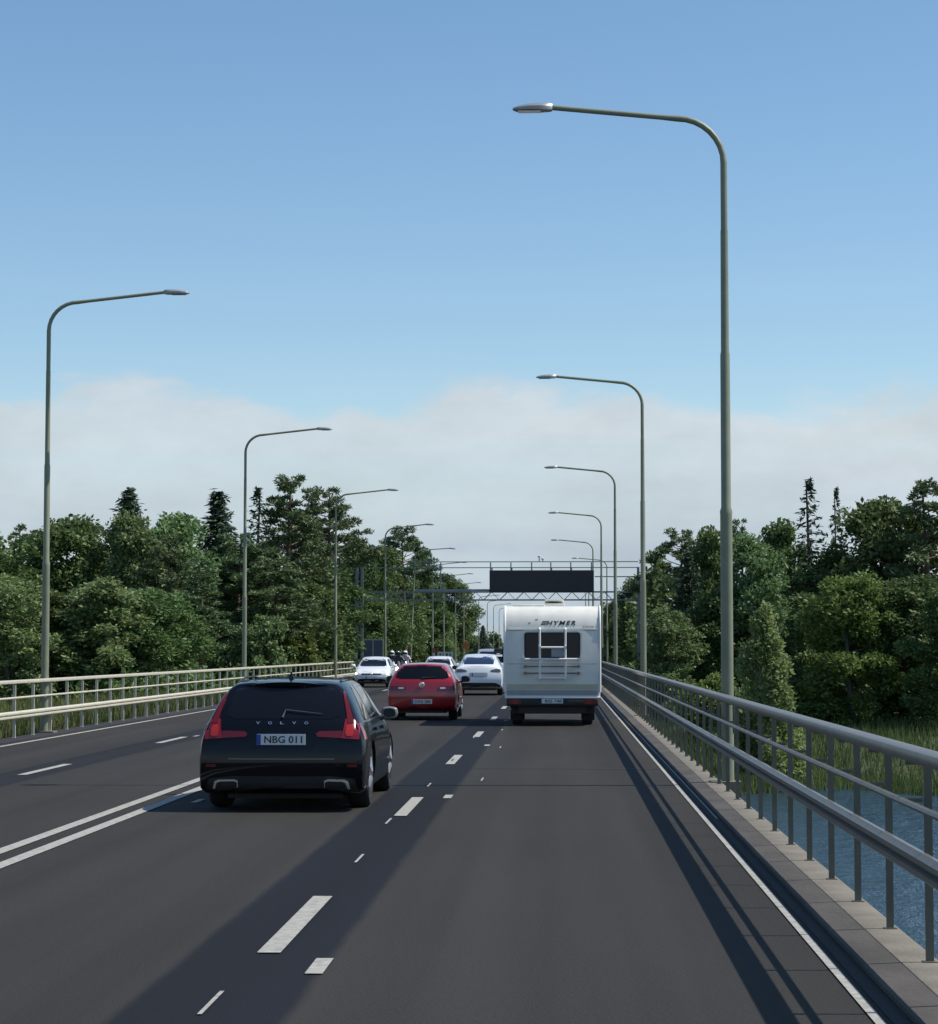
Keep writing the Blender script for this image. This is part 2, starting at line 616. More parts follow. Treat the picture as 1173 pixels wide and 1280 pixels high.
def mark(x0, x1, y0, y1):
    b.add([(x0, y0, LINE), (x1, y0, LINE), (x1, y1, LINE), (x0, y1, LINE)], [(0, 1, 2, 3)])


for k in range(-1, 30):
    y0 = 13.35 + 10.95 * k
    mark(-1.80, -1.66, y0, y0 + 3.05)
for k in range(-3, 30):
    y0 = 32.0 + 10.95 * k
    mark(-7.79, -7.65, y0, y0 + 3.05)
for xc in (-4.99, -4.66):
    mark(xc - 0.07, xc + 0.07, -20, 420)
mark(1.51, 1.562, -20, 420)
mark(-10.42, -10.30, -20, 420)
mark(1.655, 1.672, 24, 118)  # pale line standing in for the sunlit top edge of the kerb
tag(b.build('lane_markings_and_kerb_highlight', M['paint'], smooth=0), kind='structure')
b = MB()
for k in range(0, 6):                               # small worn marks beside the dashed line
    y0 = 12.5 + 14.7 * k
    mark(-1.42, -1.32, y0, y0 + 0.62)
for y0, xx in ((11.1, -1.78), (19.0, -1.73), (23.2, -1.80), (29.5, -1.74), (30.8, -1.08), (36.2, -1.75), (45.6, -1.76), (50.0, -1.3), (41.0, -1.1)):
    mark(xx - 0.012, xx + 0.012, y0, y0 + 0.75)
mark(-7.60, -7.52, 46.2, 46.8)
mark(-4.34, -4.26, 26.3, 26.9)
tag(b.build('worn_paint_marks', M['paint'], smooth=0), kind='structure')
b = MB()
for y0 in (34.0, 84.0):
    b.add([(-1.3, y0, .004), (1.6, y0, .004), (1.6, y0 + .16, .004), (-1.3, y0 + .16, .004)], [(0, 1, 2, 3)])
tag(b.build('expansion_joint', M['joint'], smooth=0), kind='structure')
# kerb and deck edge of the bridge
b = MB()
prof = [(1.70, -0.3), (1.70, 0.028), (1.72, 0.034), (1.91, 0.042), (1.91, -0.3)]
n = len(prof)
b.add([(x, -30, z) for x, z in prof] + [(x, BR_END, z) for x, z in prof], [(i, (i + 1) % n, n + (i + 1) % n, n + i) for i in range(n)] + [tuple(range(n)), tuple(range(n, 2 * n))])
tag(b.build('kerb', M['kerb_dark'], smooth=0), kind='structure')
b = MB()
b.box(1.913, 2.14, -30, BR_END, -0.55, 0.045)
tag(b.build('deck_edge_beam', M['concrete'], bevel=0.012, smooth=30), kind='structure')
b = MB()
b.box(-8.5, 1.83, -30, BR_END, -1.3, -0.31)
b.box(-8.5, 2.0, BR_END, BR_END + 1.0, -3.5, -0.12)
tag(b.build('bridge_deck', M['concrete'], smooth=0), kind='structure')
b = MB()
b.box(-11.15, -10.625, -30, BR_END, -0.3, 0.03)
tag(b.build('deck_edge_strip', M['asphalt_edge'], bevel=0.01, smooth=0), kind='structure')

# ------------------------------------------------------------------ railings
def railing(label, X, side, y0, y1, sp, zbase, heights, matk, ybeg):
    root = empty('bridge_railing', (X, y0, 0))
    tag(root, label, 'railing')
    ztop, zmid, zb0, zb1 = heights
    b = MB()
    L = y1 - y0
    b.box(-0.065, 0.065, 0, L, ztop - 0.035, ztop + 0.035)
    b.build('top_rail', M[matk], root, bevel=0.014, smooth=35)
    b = MB()
    b.tube([(-0.03 * side, 0, zmid), (-0.03 * side, L, zmid)], 0.022, 8)
    b.build('middle_rail', M[matk], root)
    b = MB()                                         # corrugated guard beam on the carriageway side
    o = -side
    zc = (zb0 + zb1) / 2
    h = (zb1 - zb0)
    bo = 0.185 if side > 0 else 0.0               # on the bridge the beam sits in the plane of the posts
    pr = [(x - bo, z) for x, z in ((0.10, zb0), (0.135, zb0 + .18 * h), (0.135, zb0 + .36 * h), (0.095, zc - .04 * h), (0.095, zc + .04 * h), (0.135, zb1 - .36 * h), (0.135, zb1 - .18 * h), (0.10, zb1), (0.075, zb1), (0.075, zb0))]
    n = len(pr)
    b.add([(o * x, 0, z) for x, z in pr] + [(o * x, L, z) for x, z in pr], [(i, (i + 1) % n, n + (i + 1) % n, n + i) for i in range(n)] + [tuple(range(n)), tuple(range(n, 2 * n))])
    b.build('guard_beam', M[matk], root, smooth=25)
    me = None
    k = 0
    y = ybeg
    while y < y1 and k < 99:
        if me is None:
            pb = MB()
            po = .125 if side > 0 else 0.0
            hp = .022 if side > 0 else .03
            hy = .012 if side > 0 else .02
            pb.box(po - hp, po + hp, -hy, hy, zbase - .02, ztop - 0.03)
            if side < 0:
                pb.box(*sorted((o * 0.03, o * 0.085)), -0.03, 0.03, zc - 0.07, zc + 0.07)
            else:
                pb.box(0.0, po - .031, -0.02, 0.02, ztop - 0.075, ztop - 0.036)
                pb.box(-0.03, po - .031, -0.012, 0.012, zmid - 0.012, zmid + 0.012)
            pb.box(po - 0.04, po + 0.04, -0.035, 0.035, zbase - 0.005, zbase + 0.006)
            me = pb.build('post', M['post_olive'] if side > 0 else M[matk], root, smooth=0)
            me.location = (0, y - y0, 0)
        else:
            c = me.copy()
            COL.objects.link(c)
            c.parent = root
            c.location = (0, y - y0, 0)
        y += sp
        k += 1
    return root


railing('grey steel bridge railing with closely set posts on the right, above the water', XR_RAIL, 1, 2.0, BR_END, 1.52, 0.045, (1.225, 0.95, 0.50, 0.655), 'galv', 3.7)
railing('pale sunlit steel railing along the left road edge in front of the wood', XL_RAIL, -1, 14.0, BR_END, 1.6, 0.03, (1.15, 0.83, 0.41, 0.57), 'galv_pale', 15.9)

# ------------------------------------------------------------------ street lamps
def lamp_meshes(ztop, reach, rise):
    b = MB()
    b.tube([(0, 0, -0.55), (0, 0, 3.6), (0, 0, 3.64), (0, 0, 3.7), (0, 0, 5.75), (0, 0, 5.8), (0, 0, ztop - 1.75)], [0.083, 0.080, 0.084, 0.066, 0.064, 0.055, 0.050], 14)
    pole = b.mesh('pole')
    b = MB()
    rr = 0.62
    zb = ztop - rise - 0.05
    pts = [(0, 0, ztop - 1.75), (0, 0, zb - rr)]
    for k in range(1, 9):
        q = k / 8 * math.pi / 2
        pts.append((-rr + rr * math.cos(q), 0, zb - rr + rr * math.sin(q)))
    n = 8
    for k in range(1, n + 1):
        t = k / n
        pts.append((-rr - (reach - rr - 0.51) * t, 0, zb + rise * t))
    b.tube(pts, [0.046] * 2 + [0.042] * 8 + [0.036] * n, 12)
    arm = b.mesh('arm')
    # lamp head: a flat tapering shell with a lens below
    b = MB()
    st = []
    x0 = -reach + 0.54
    for t, wy, zt, zl in ((0, .05, .045, -.04), (.06, .075, .052, -.045), (.3, .11, .054, -.045), (.6, .12, .044, -.045), (.85, .10, .018, -.042), (.97, .055, -.005, -.032), (1, .02, -.015, -.025)):
        x = x0 - 0.54 * t
        st.append([(x, -wy, zb + rise + zl), (x, -wy * 1.02, zb + rise + (zt + zl) / 2), (x, -wy * .6, zb + rise + zt * .9), (x, 0, zb + rise + zt), (x, wy * .6, zb + rise + zt * .9), (x, wy * 1.02, zb + rise + (zt + zl) / 2), (x, wy, zb + rise + zl)])
    m_ = 7
    vs = [p for s in st for p in s]
    fs = [(i * m_ + k, i * m_ + (k + 1) % m_, (i + 1) * m_ + (k + 1) % m_, (i + 1) * m_ + k) for i in range(len(st) - 1) for k in range(m_)]
    fs += [tuple(range(m_)), tuple((len(st) - 1) * m_ + k for k in range(m_))]
    b.add(vs, fs)
    head = b.mesh('lamp_head')
    b = MB()
    b.box(x0 - .46, x0 - .16, -.08, .08, zb + rise - .058, zb + rise - .042)
    lens = b.mesh('lens')
    b = MB()
    b.box(-.16, .16, -.16, .16, -.75, -0.12)
    b.box(-.24, .16, -.2, .2, -.118, 0.06)
    brk = b.mesh('base_block')
    b = MB()
    b.box(.076, .088, -.05, .05, .7, 1.1)
    hatch = b.mesh('service_hatch')
    return pole, arm, head, lens, brk, hatch


def build_lamp(ms, label, group):
    root = empty('street_lamp')
    tag(root, label, 'street lamp', group)
    link_mesh('pole', ms[0], M['lamp_green'], root)
    link_mesh('arm', ms[1], M['lamp_green'], root)
    h = link_mesh('lamp_head', ms[2], M['lamp_head'], root)
    link_mesh('lens', ms[3], M['lens'], h, 0)
    link_mesh('base_block', ms[4], M['concrete'], root, 0)
    link_mesh('service_hatch', ms[5], M['lamp_green'], root, 0)
    return root


ORD = ['nearest', 'second', 'third', 'fourth', 'fifth', 'sixth', 'seventh', 'eighth', 'ninth', 'tenth', 'eleventh', 'twelfth', 'thirteenth']
right_lab = ['tall green-grey street lamp nearest on the right, its curved arm highest in the picture',
             'second street lamp behind the right railing, its arm against the cloud edge',
             'third street lamp behind the right railing, arm over the white cloud above the motorhome',
             'fourth street lamp on the right, arm just above the dark message sign',
             'fifth small street lamp on the right, arm level with the gantry cables',
             'distant street lamp set farther right than its row, thin pole beside the gantry column',
             'seventh lamp on the right, thin pole showing under the right end of the dark sign',
             'eighth lamp on the right, thin pole showing under the dark sign above the motorhome',
             'ninth lamp on the right, farthest thin pole under the dark sign']
ms = lamp_meshes(9.19, 2.85, 0.17)
proto = None
for k in range(9):
    Y = 30.0 * (k + 1)
    X = 2.225 if k < 5 else (3.78 if k == 5 else 3.1)
    if proto is None:
        proto = o = build_lamp(ms, right_lab[0], 'street lamps along the right railing')
    else:
        o = copy_tree(proto)
        o['label'] = right_lab[k]
    o.location = (X, Y, 0)
left_lab = ['large street lamp at the far left of the picture, its arm reaching over the road',
            'second street lamp behind the left railing, rising in front of the spruces',
            'third street lamp behind the left railing, beside the tallest pine',
            'fourth lamp on the left, thin straight pole rising through the gantry truss',
            'leaning street lamp pole on the left, tilted behind the motorcycles',
            'sixth lamp on the left, its bend touching the gantry cables',
            'seventh lamp on the left, thin pole below the gantry truss by the white barrier',
            'eighth lamp on the left, thin pole between the barrier and the orange sign',
            'ninth lamp on the left, thin pole at the orange sign',
            'far thin lamp pole on the left, first one standing clear against the sky',
            'far thin lamp pole on the left, second one clear against the sky under the gantry',
            'far thin lamp pole on the left, third one clear against the sky under the gantry',
            'farthest thin lamp pole on the left, right beside the motorhome']
ms = lamp_meshes(9.56, 3.05, 0.21)
LPX = [56.5, 305.5, 419.5, 481.5, 512.5, 541, 555, 569.5, 580, 598.6, 609.4, 617.2, 624.2]
proto = None
for k in range(13):
    Y = 30.0 * (1.59 + k)
    if proto is None:
        proto = o = build_lamp(ms, left_lab[0], 'street lamps along the left railing')
    else:
        o = copy_tree(proto)
        o['label'] = left_lab[k]
    o.location = (xat(LPX[k], Y), Y, 0)
    o.rotation_euler = (0, R(-2.6) if k == 4 else 0, math.pi)

# ------------------------------------------------------------------ gantry with message sign
GY = 135.0
gx0, gx1 = xat(452, GY), xat(798.5, GY)
root = empty('sign_gantry', ((gx0 + gx1) / 2, GY, 0))
tag(root, 'grey steel lattice sign gantry spanning the whole road', 'gantry')
gz = lambda py: zat(640, py, GY)
cx = root.location.x
for px in (446, 452.5, 798.5):
    b = MB()
    X = xat(px, GY) - cx
    b.box(X - .075, X + .075, -.075, .075, -.4, gz(709))
    b.box(X - .3, X + .3, -.3, .3, -.4, .1)
    b.build('column', M['gantry'], root, smooth=0)
b = MB()
z0, z1 = gz(750), gz(740)
xa, xb = gx0 - cx + .1, gx1 - cx - .1
for yy in (-.4, .4):
    for zz in (z0, z1):
        b.box(xa, xb, yy - .035, yy + .035, zz - .035, zz + .035)
    n = 34
    for k in range(n):
        p = xa + (xb - xa) * k / n
        q = xa + (xb - xa) * (k + 1) / n
        a, c = ((z0, z1) if k % 2 else (z1, z0))
        b.tube([(p, yy, a), (q, yy, c)], 0.015, 5)
b.build('truss_beam', M['gantry'], root, smooth=0)
b = MB()
b.box(xa + 3.2, xb - 2.6, -.34, .34, z1 + .06, z1 + .16)
b.build('walkway', M['gantry'], root, smooth=0)
for py in (702.3, 709.6):
    b = MB()
    b.box(xa - .1 + (2.6 if py < 705 else 0), xb + .1, -.04, .04, gz(py) - .025, gz(py) + .025)
    b.build('upper_cable', M['gantry'], root, smooth=0)
b = MB()
b.box(xat(744, GY) - cx, xb + .1, -.03, .03, gz(721) - .03, gz(721) + .03)
b.build('side_rail', M['gantry'], root, smooth=0)
for px in (551, 613.5, 639, 665, 689, 714, 740):
    b = MB()
    X = xat(px, GY) - cx
    b.box(X - .035, X + .035, .05, .12, z1 + .16, gz(702.3) - .04)
    b.build('hanger', M['gantry'], root, smooth=0)
for px, hh in ((674.5, 695), (679, 698)):
    b = MB()
    X = xat(px, GY) - cx
    b.box(X - .03, X + .03, -.03, .03, gz(702.3) + .036, gz(hh + 2))
    cpost = b.build('camera_post', M['gantry'], root, smooth=0)
    b = MB()
    b.lathe([(0.03, gz(hh + 2)), (0.09, gz(hh + 1.4)), (0.10, gz(hh)), (0.05, gz(hh - .7))], 10, c=(X, 0, 0))
    b.build('camera_dome', M['white'], cpost)
sx0, sx1 = xat(612.3, GY - .5), xat(743, GY - .5)
sz0, sz1 = zat(640, 740.5, GY - .5), zat(640, 713, GY - .5)
root = empty('message_sign', ((sx0 + sx1) / 2, GY - .5, sz0))
tag(root, 'dark switched-off electronic message sign hung on the gantry over the lanes', 'road sign')
hw = (sx1 - sx0) / 2
b = MB()
b.box(-hw, hw, -.25, .2, 0, sz1 - sz0)
b.build('housing', M['sign_frame'], root, smooth=0, bevel=.02)
b = MB()
n = 6
for k in range(n):
    a, c = -hw + .1 + (2 * hw - .2) * k / n, -hw + .1 + (2 * hw - .2) * (k + 1) / n
    b.box(a + .008, c - .008, -.262, -.251, .08, sz1 - sz0 - .08)
b.build('display_panel', M['sign_dark'], root, smooth=0)
b = MB()
for k in range(6):
    X = -hw + .15 + (2 * hw - .3) * k / 5
    b.box(X - .04, X + .04, -.2, -.1, sz1 - sz0 + .002, sz1 - sz0 + .13)
b.build('mounting_lugs', M['gantry'], root, smooth=0)

# small roadside things beyond the bridge
Y = 137.0
p0, p1 = xat(454, Y), xat(479, Y)
root = empty('roadside_screen', ((p0 + p1) / 2, Y, -.1))
tag(root, 'grey-blue two-panel screen in a pale frame beside the left gantry columns', 'screen')
hw = (p1 - p0) / 2
H = zat(466, 799, Y) + .1
b = MB()
for X in (-hw, 0, hw):
    b.box(X - .035, X + .035, -.035, .035, 0, H)
b.box(-hw + .036, -.036, -.03, .03, H - .07, H)
b.box(.036, hw - .036, -.03, .03, H - .07, H)
b.build('frame', M['galv_pale'], root, smooth=0)
for a, c in ((-hw + .037, -.037), (.037, hw - .037)):
    b = MB()
    b.box(a, c, -.012, .012, .25, H - .072)
    b.build('panel', M['screen_glass'], root, smooth=0)
Y = 150.0
for i, (px, lab) in enumerate(((542.3, 'red and white striped marker post by the road, left of the pale barrier'), (546.5, 'slim red marker post right next to the striped one'))):
    root = empty('marker_post', (xat(px, Y + i), Y + i, -.1))
    tag(root, lab, 'marker post', 'roadside marker posts')
    for k in range(5):
        b = MB()
        wv = .07 if i == 0 else .035
        b.box(-wv, wv, -.03, .03, .4 + .32 * k + .001, .4 + .32 * (k + 1))
        b.build('stripe', M['signred'] if (k + i) % 2 == 0 or i else M['white'], root, smooth=0)
    b = MB()
    b.box(-.04, .04, -.029, .029, 0, .4)
    b.build('foot', M['galv'], root, smooth=0)
Y = 152.0
p0, p1 = xat(547.5, Y), xat(566, Y)
root = empty('road_barrier', ((p0 + p1) / 2, Y, -.1))
tag(root, 'pale slatted road barrier standing behind the white car and red car', 'barrier')
hw = (p1 - p0) / 2
H = zat(556, 815, Y) + .1
b = MB()
b.box(-hw, hw, -.03, .03, H - .09, H)
b.box(-hw, hw, -.03, .03, H - .42, H - .33)
for k in range(5):
    X = -hw + .04 + (2 * hw - .08) * k / 4
    b.box(X - .05, X + .05, -.026, .026, H - .329, H - .091)
b.build('boards', M['white'], root, smooth=0)
for X in (-hw + .1, hw - .1):
    b = MB()
    b.box(X - .04, X + .04, -.03, .03, 0, H - .421)
    b.build('leg', M['galv'], root, smooth=0)
Y = 165.0
root = empty('warning_sign', (xat(582.5, Y), Y, -.1))
tag(root, 'orange diamond-shaped warning sign on a post among the far lamps', 'road sign')
zc = zat(582, 807, Y) + .1
b = MB()
b.add([(-.34, -.02, zc), (0, -.02, zc - .34), (.34, -.02, zc), (0, -.02, zc + .34), (-.34, .0, zc), (0, .0, zc - .34), (.34, .0, zc), (0, .0, zc + .34)], [(0, 1, 2, 3), (7, 6, 5, 4), (0, 4, 5, 1), (1, 5, 6, 2), (2, 6, 7, 3), (3, 7, 4, 0)])
b.build('sign_plate', M['orange'], root, smooth=0)
b = MB()
b.tube([(0, .04, 0), (0, .04, zc + .2)], .035, 8)
b.build('post', M['galv'], root)

# ------------------------------------------------------------------ cars
def chaikin(poly, n=1, r=0.22):
    for _ in range(n):
        q = []
        for i, p in enumerate(poly):
            a = poly[i - 1]
            c = poly[(i + 1) % len(poly)]
            q.append((p[0] + (a[0] - p[0]) * r, p[1] + (a[1] - p[1]) * r))
            q.append((p[0] + (c[0] - p[0]) * r, p[1] + (c[1] - p[1]) * r))
        poly = q
    return poly


def body_mesh(st, rear, front, L, W, H, wheels, wr, zfloor, bulge_r=0.06, bulge_f=0.12, nxc=6):
    """a subdivided, deformed box: rows run floor to roof, stations run tail to nose"""
    J = 8
    K = len(st)
    xi = [-1 + 2 * i / nxc for i in range(nxc + 1)]

    def ring(k):
        y, zb, zs, zt, wb, wm, ws, wt, s = st[k]
        h = zt - zs
        rows = [(wb - .06, zb), (wb, zb + .06), (wm, zb + (zs - zb) * .45), (wm - .008, zb + (zs - zb) * .8), (ws, zs), ((ws + wt) / 2 + .012, zs + .5 * h), (wt + .02, zt - min(.07, .2 * h)), (wt - .07, zt)]
        out = []
        for j, (w_, z) in enumerate(rows):
            dy = (rear[j] * s if s >= 0 else front[j] * -s)
            out.append((w_, y + dy, z))
        return out
    bm = bmesh.new()
    V = {}
    for k in range(K):
        rg = ring(k)
        for j in range(J):
            w_, y, z = rg[j]
            V[(k, j, 0)] = bm.verts.new((-w_, y, z))
            V[(k, j, nxc)] = bm.verts.new((w_, y, z))
        for j in (0, J - 1):
            w_, y, z = rg[j]
            for i in range(1, nxc):
                cr_ = (1 - xi[i] ** 2) * (.03 if j else 0)
                V[(k, j, i)] = bm.verts.new((xi[i] * w_, y, z + cr_))
        if k in (0, K - 1):
            for j in range(J):
                w_, y, z = rg[j]
                bl = -bulge_r if k == 0 else bulge_f
                for i in range(1, nxc):
                    q = y + bl * (1 - xi[i] ** 2)
                    if j in (0, J - 1):
                        V[(k, j, i)].co.y = q
                    else:
                        V[(k, j, i)] = bm.verts.new((xi[i] * w_, q, z))
    for k in range(K - 1):
        for j in range(J - 1):
            for i in (0, nxc):
                bm.faces.new((V[(k, j, i)], V[(k + 1, j, i)], V[(k + 1, j + 1, i)], V[(k, j + 1, i)]))
        for i in range(nxc):
            for j in (0, J - 1):
                bm.faces.new((V[(k, j, i)], V[(k + 1, j, i)], V[(k + 1, j, i + 1)], V[(k, j, i + 1)]))
    for k in (0, K - 1):
        for j in range(J - 1):
            for i in range(nxc):
                bm.faces.new((V[(k, j, i)], V[(k, j, i + 1)], V[(k, j + 1, i + 1)], V[(k, j + 1, i)]))
    bmesh.ops.recalc_face_normals(bm, faces=bm.faces)
    cl = bm.edges.layers.float.new('crease_edge')

    def crease(a, c, val):
        ed = bm.edges.get((V[a], V[c])) if a in V and c in V else None
        if ed:
            ed[cl] = val
    for i in (0, nxc):
        for k in range(K - 1):
            for j, val in ((0, .6), (1, .5), (4, .5), (6, .35), (7, .35)):
                crease((k, j, i), (k + 1, j, i), val)
        for j in range(J - 1):
            crease((0, j, i), (0, j + 1, i), .5)
            crease((K - 1, j, i), (K - 1, j + 1, i), .3)
    for j, val in ((0, .6), (1, .5), (4, .5), (J - 1, .8)):
        for i in range(nxc):
            crease((0, j, i), (0, j, i + 1), val)
    for j, val in ((0, .5), (J - 1, .3)):
        for i in range(nxc):
            crease((K - 1, j, i), (K - 1, j, i + 1), val)
    me = bpy.data.meshes.new('body')
    bm.to_mesh(me)
    bm.free()
    o = bpy.data.objects.new('tmp', me)
    COL.objects.link(o)
    o.modifiers.new('s', 'SUBSURF').levels = 2
    dg = bpy.context.evaluated_depsgraph_get()
    dg.update()
    me2 = bpy.data.meshes.new_from_object(o.evaluated_get(dg))
    bpy.data.objects.remove(o)
    co = np.empty(len(me2.vertices) * 3, 'f')
    me2.vertices.foreach_get('co', co)
    co = co.reshape(-1, 3)
    mn, mx = co.min(0), co.max(0)
    co[:, 0] *= W / (mx[0] - mn[0])
    co[:, 1] = (co[:, 1] - mn[1]) * L / (mx[1] - mn[1])
    co[:, 2] = zfloor + (co[:, 2] - mn[2]) * (H - zfloor) / (mx[2] - mn[2])
    me2.vertices.foreach_set('co', co.ravel())
    me2.update()
    # wheel arches
    o = bpy.data.objects.new('tmp', me2)
    COL.objects.link(o)
    cb = MB()
    for yw in wheels:
        cb.lathe([(wr + .045, -1.2), (wr + .045, 1.2)], 32, axis='x', c=(0, yw, wr))
    cme = cb.mesh('cut')
    c = bpy.data.objects.new('cut', cme)
    COL.objects.link(c)
    md = o.modifiers.new('b', 'BOOLEAN')
    md.operation = 'DIFFERENCE'
    md.object = c
    md.solver = 'EXACT'
    dg.update()
    dg = bpy.context.evaluated_depsgraph_get()
    me3 = bpy.data.meshes.new_from_object(o.evaluated_get(dg))
    bpy.data.objects.remove(o)
    bpy.data.objects.remove(c)
    return me3, me2


def bvh_of(me):
    return BVHTree.FromPolygons([v.co.copy() for v in me.vertices], [tuple(p.vertices) for p in me.polygons])


def panel(bvh, poly, axis, off=.006, step=.07, thick=.02):
    bm = bmesh.new()
    f = bm.faces.new([bm.verts.new((p[0], p[1], 0)) for p in poly])
    bmesh.ops.triangulate(bm, faces=[f])
    us = [p[0] for p in poly]
    vv = [p[1] for p in poly]
    for ax, (a, c) in enumerate(((min(us), max(us)), (min(vv), max(vv)))):
        n = int((c - a) / step)
        for i in range(1, n + 1):
            q = a + (c - a) * i / (n + 1)
            co = (q, 0, 0) if ax == 0 else (0, q, 0)
            no = (1, 0, 0) if ax == 0 else (0, 1, 0)
            bmesh.ops.bisect_plane(bm, geom=bm.verts[:] + bm.edges[:] + bm.faces[:], plane_co=co, plane_no=no)
    D = {'rear': (0, 1, 0), 'front': (0, -1, 0), 'right': (-1, 0, 0), 'left': (1, 0, 0), 'top': (0, 0, -1)}[axis]
    D = Vector(D)
    for v in bm.verts:
        u, t = v.co.x, v.co.y
        og = {'rear': (u, -6, t), 'front': (u, 14, t), 'right': (6, u, t), 'left': (-6, u, t), 'top': (u, t, 8)}[axis]
        hit = bvh.ray_cast(Vector(og), D)
        loc = hit[0]
        if loc is None:
            guess = Vector(og) + D * 6
            loc = bvh.find_nearest(guess)[0]
        v.co = loc - D * off
    be = [e for e in bm.edges if len(e.link_faces) == 1]
    r = bmesh.ops.extrude_edge_only(bm, edges=be)
    for g in r['geom']:
        if isinstance(g, bmesh.types.BMVert):
            g.co += D * thick
    bmesh.ops.recalc_face_normals(bm, faces=bm.faces)
    me = bpy.data.meshes.new('panel')
    bm.to_mesh(me)
    bm.free()
    return me


def text_mesh(s, wd, ht, extrude=0.004, bold=0.0, shear=0.0, sp=1.0):
    cu = bpy.data.curves.new('t', 'FONT')
    cu.body = s
    cu.align_x = 'CENTER'
    cu.align_y = 'CENTER'
    cu.extrude = extrude
    cu.offset = bold
    cu.shear = shear
    cu.space_character = sp
    cu.resolution_u = 3
    o = bpy.data.objects.new('t', cu)
    COL.objects.link(o)
    dg = bpy.context.evaluated_depsgraph_get()
    dg.update()
    me = bpy.data.meshes.new_from_object(o.evaluated_get(dg))
    bpy.data.objects.remove(o)
    co = np.empty(len(me.vertices) * 3, 'f')
    me.vertices.foreach_get('co', co)
    co = co.reshape(-1, 3)
    mn, mx = co.min(0), co.max(0)
    out = np.empty_like(co)
    out[:, 0] = (co[:, 0] - (mn[0] + mx[0]) / 2) * wd / (mx[0] - mn[0])
    out[:, 2] = (co[:, 1] - (mn[1] + mx[1]) / 2) * ht / (mx[1] - mn[1])
    out[:, 1] = -co[:, 2]
    me.vertices.foreach_set('co', out.ravel())
    me.update()
    return me


def mirror(poly):
    return [(-x, z) for x, z in poly]


def add_plate(root, txt, y, z, wd=.52, ht=.11, tilt=0, blue=True, face=-1):
    b = MB()
    b.box(-wd / 2, wd / 2, -.008, .008, -ht / 2, ht / 2)
    p = b.build('number_plate', M['plate'], root, smooth=0)
    p.location = (0, y, z)
    p.rotation_euler = (tilt, 0, 0 if face < 0 else math.pi)
    if blue:
        b = MB()
        b.box(-wd / 2 + .001, -wd / 2 + .045, -.0105, -.0081, -ht / 2 + .002, ht / 2 - .002)
        b.build('blue_band', M['plate_blue'], p, smooth=0)
    if txt:
        t = link_mesh('plate_number', text_mesh(txt, wd * .78, ht * .66, .001, .012), M['ink'], p, 0)
        t.location = (.025, -.0105, 0)
    return p


def add_wheels(root, ys, xo, r, wd):
    for y in ys:
        for s in (-1, 1):
            e = empty('wheel', (s * xo, y, r))
            e.parent = root
            b = MB()
            h = wd / 2
            b.lathe([(r * .64, -h * .8), (r * .70, -h * .98), (r * .9, -h), (r * .975, -h * .82), (r, -h * .55), (r, h * .55), (r * .975, h * .82), (r * .9, h), (r * .70, h * .98), (r * .64, h * .8)], 32, axis='x')
            b.build('tyre', M['rubber'], e)
            b = MB()
            o = s * h * .72
            b.lathe([(r * .63, min(o, o - s * .05)), (r * .63, max(o, o - s * .05))], 28, axis='x')
            for k in range(5):
                q = 2 * math.pi * k / 5
                c, d_ = math.cos(q), math.sin(q)
                b.tube([(o + s * .012, c * .04, d_ * .04), (o + s * .006, c * r * .6, d_ * r * .6)], [.05, .032], 6)
            b.build('rim', M['rim'] if True else None, e)


def add_mirror(root, s, x, y, z, paint, sc=1.0):
    e = empty('door_mirror', (s * x, y, z))
    e.parent = root
    b = MB()
    pts = []
    st = [(-.02, .8), (0.0, 1.0), (.06, .95), (.11, .7), (.14, .25)]
    m_ = 12
    for yy, k in st:
        for i in range(m_):
            q = 2 * math.pi * i / m_
            cx_, cz_ = math.cos(q), math.sin(q)
            sx_ = abs(cx_) ** .7 * (1 if cx_ > 0 else -1)
            sz_ = abs(cz_) ** .7 * (1 if cz_ > 0 else -1)
            pts.append((s * (.12 + sx_ * .12 * k) * sc, yy * sc, (.02 + sz_ * .085 * k) * sc))
    fs = [(i * m_ + k, i * m_ + (k + 1) % m_, (i + 1) * m_ + (k + 1) % m_, (i + 1) * m_ + k) for i in range(len(st) - 1) for k in range(m_)]
    fs += [tuple(range(m_)), tuple((len(st) - 1) * m_ + k for k in range(m_))]
    b.add(pts, fs)
    b.tube([(-s * .08 * sc, .05, -.06 * sc), (s * .06 * sc, .04, -.05 * sc)], .025, 6)
    b.build('mirror_housing', paint, e, 45)
    b = MB()
    b.add([(s * (.12 + math.copysign(abs(math.cos(q)) ** .7, math.cos(q)) * .085) * sc, -.024 * sc, (.02 + math.copysign(abs(math.sin(q)) ** .7, math.sin(q)) * .058) * sc) for q in [2 * math.pi * i / 16 for i in range(16)]], [tuple(range(16))])
    b.build('mirror_glass', M['mirror'], e, 0)
    return e


def rounded(x0, x1, z0, z1, r=.06):
    r = min(r, (x1 - x0) * .3, (z1 - z0) * .3)
    out = []
    for cx_, cz_, a in ((x1 - r, z0 + r, -90), (x1 - r, z1 - r, 0), (x0 + r, z1 - r, 90), (x0 + r, z0 + r, 180)):
        for k in range(4):
            q = R(a + 30 * k)
            out.append((cx_ + r * math.cos(q), cz_ + r * math.sin(q)))
    return out


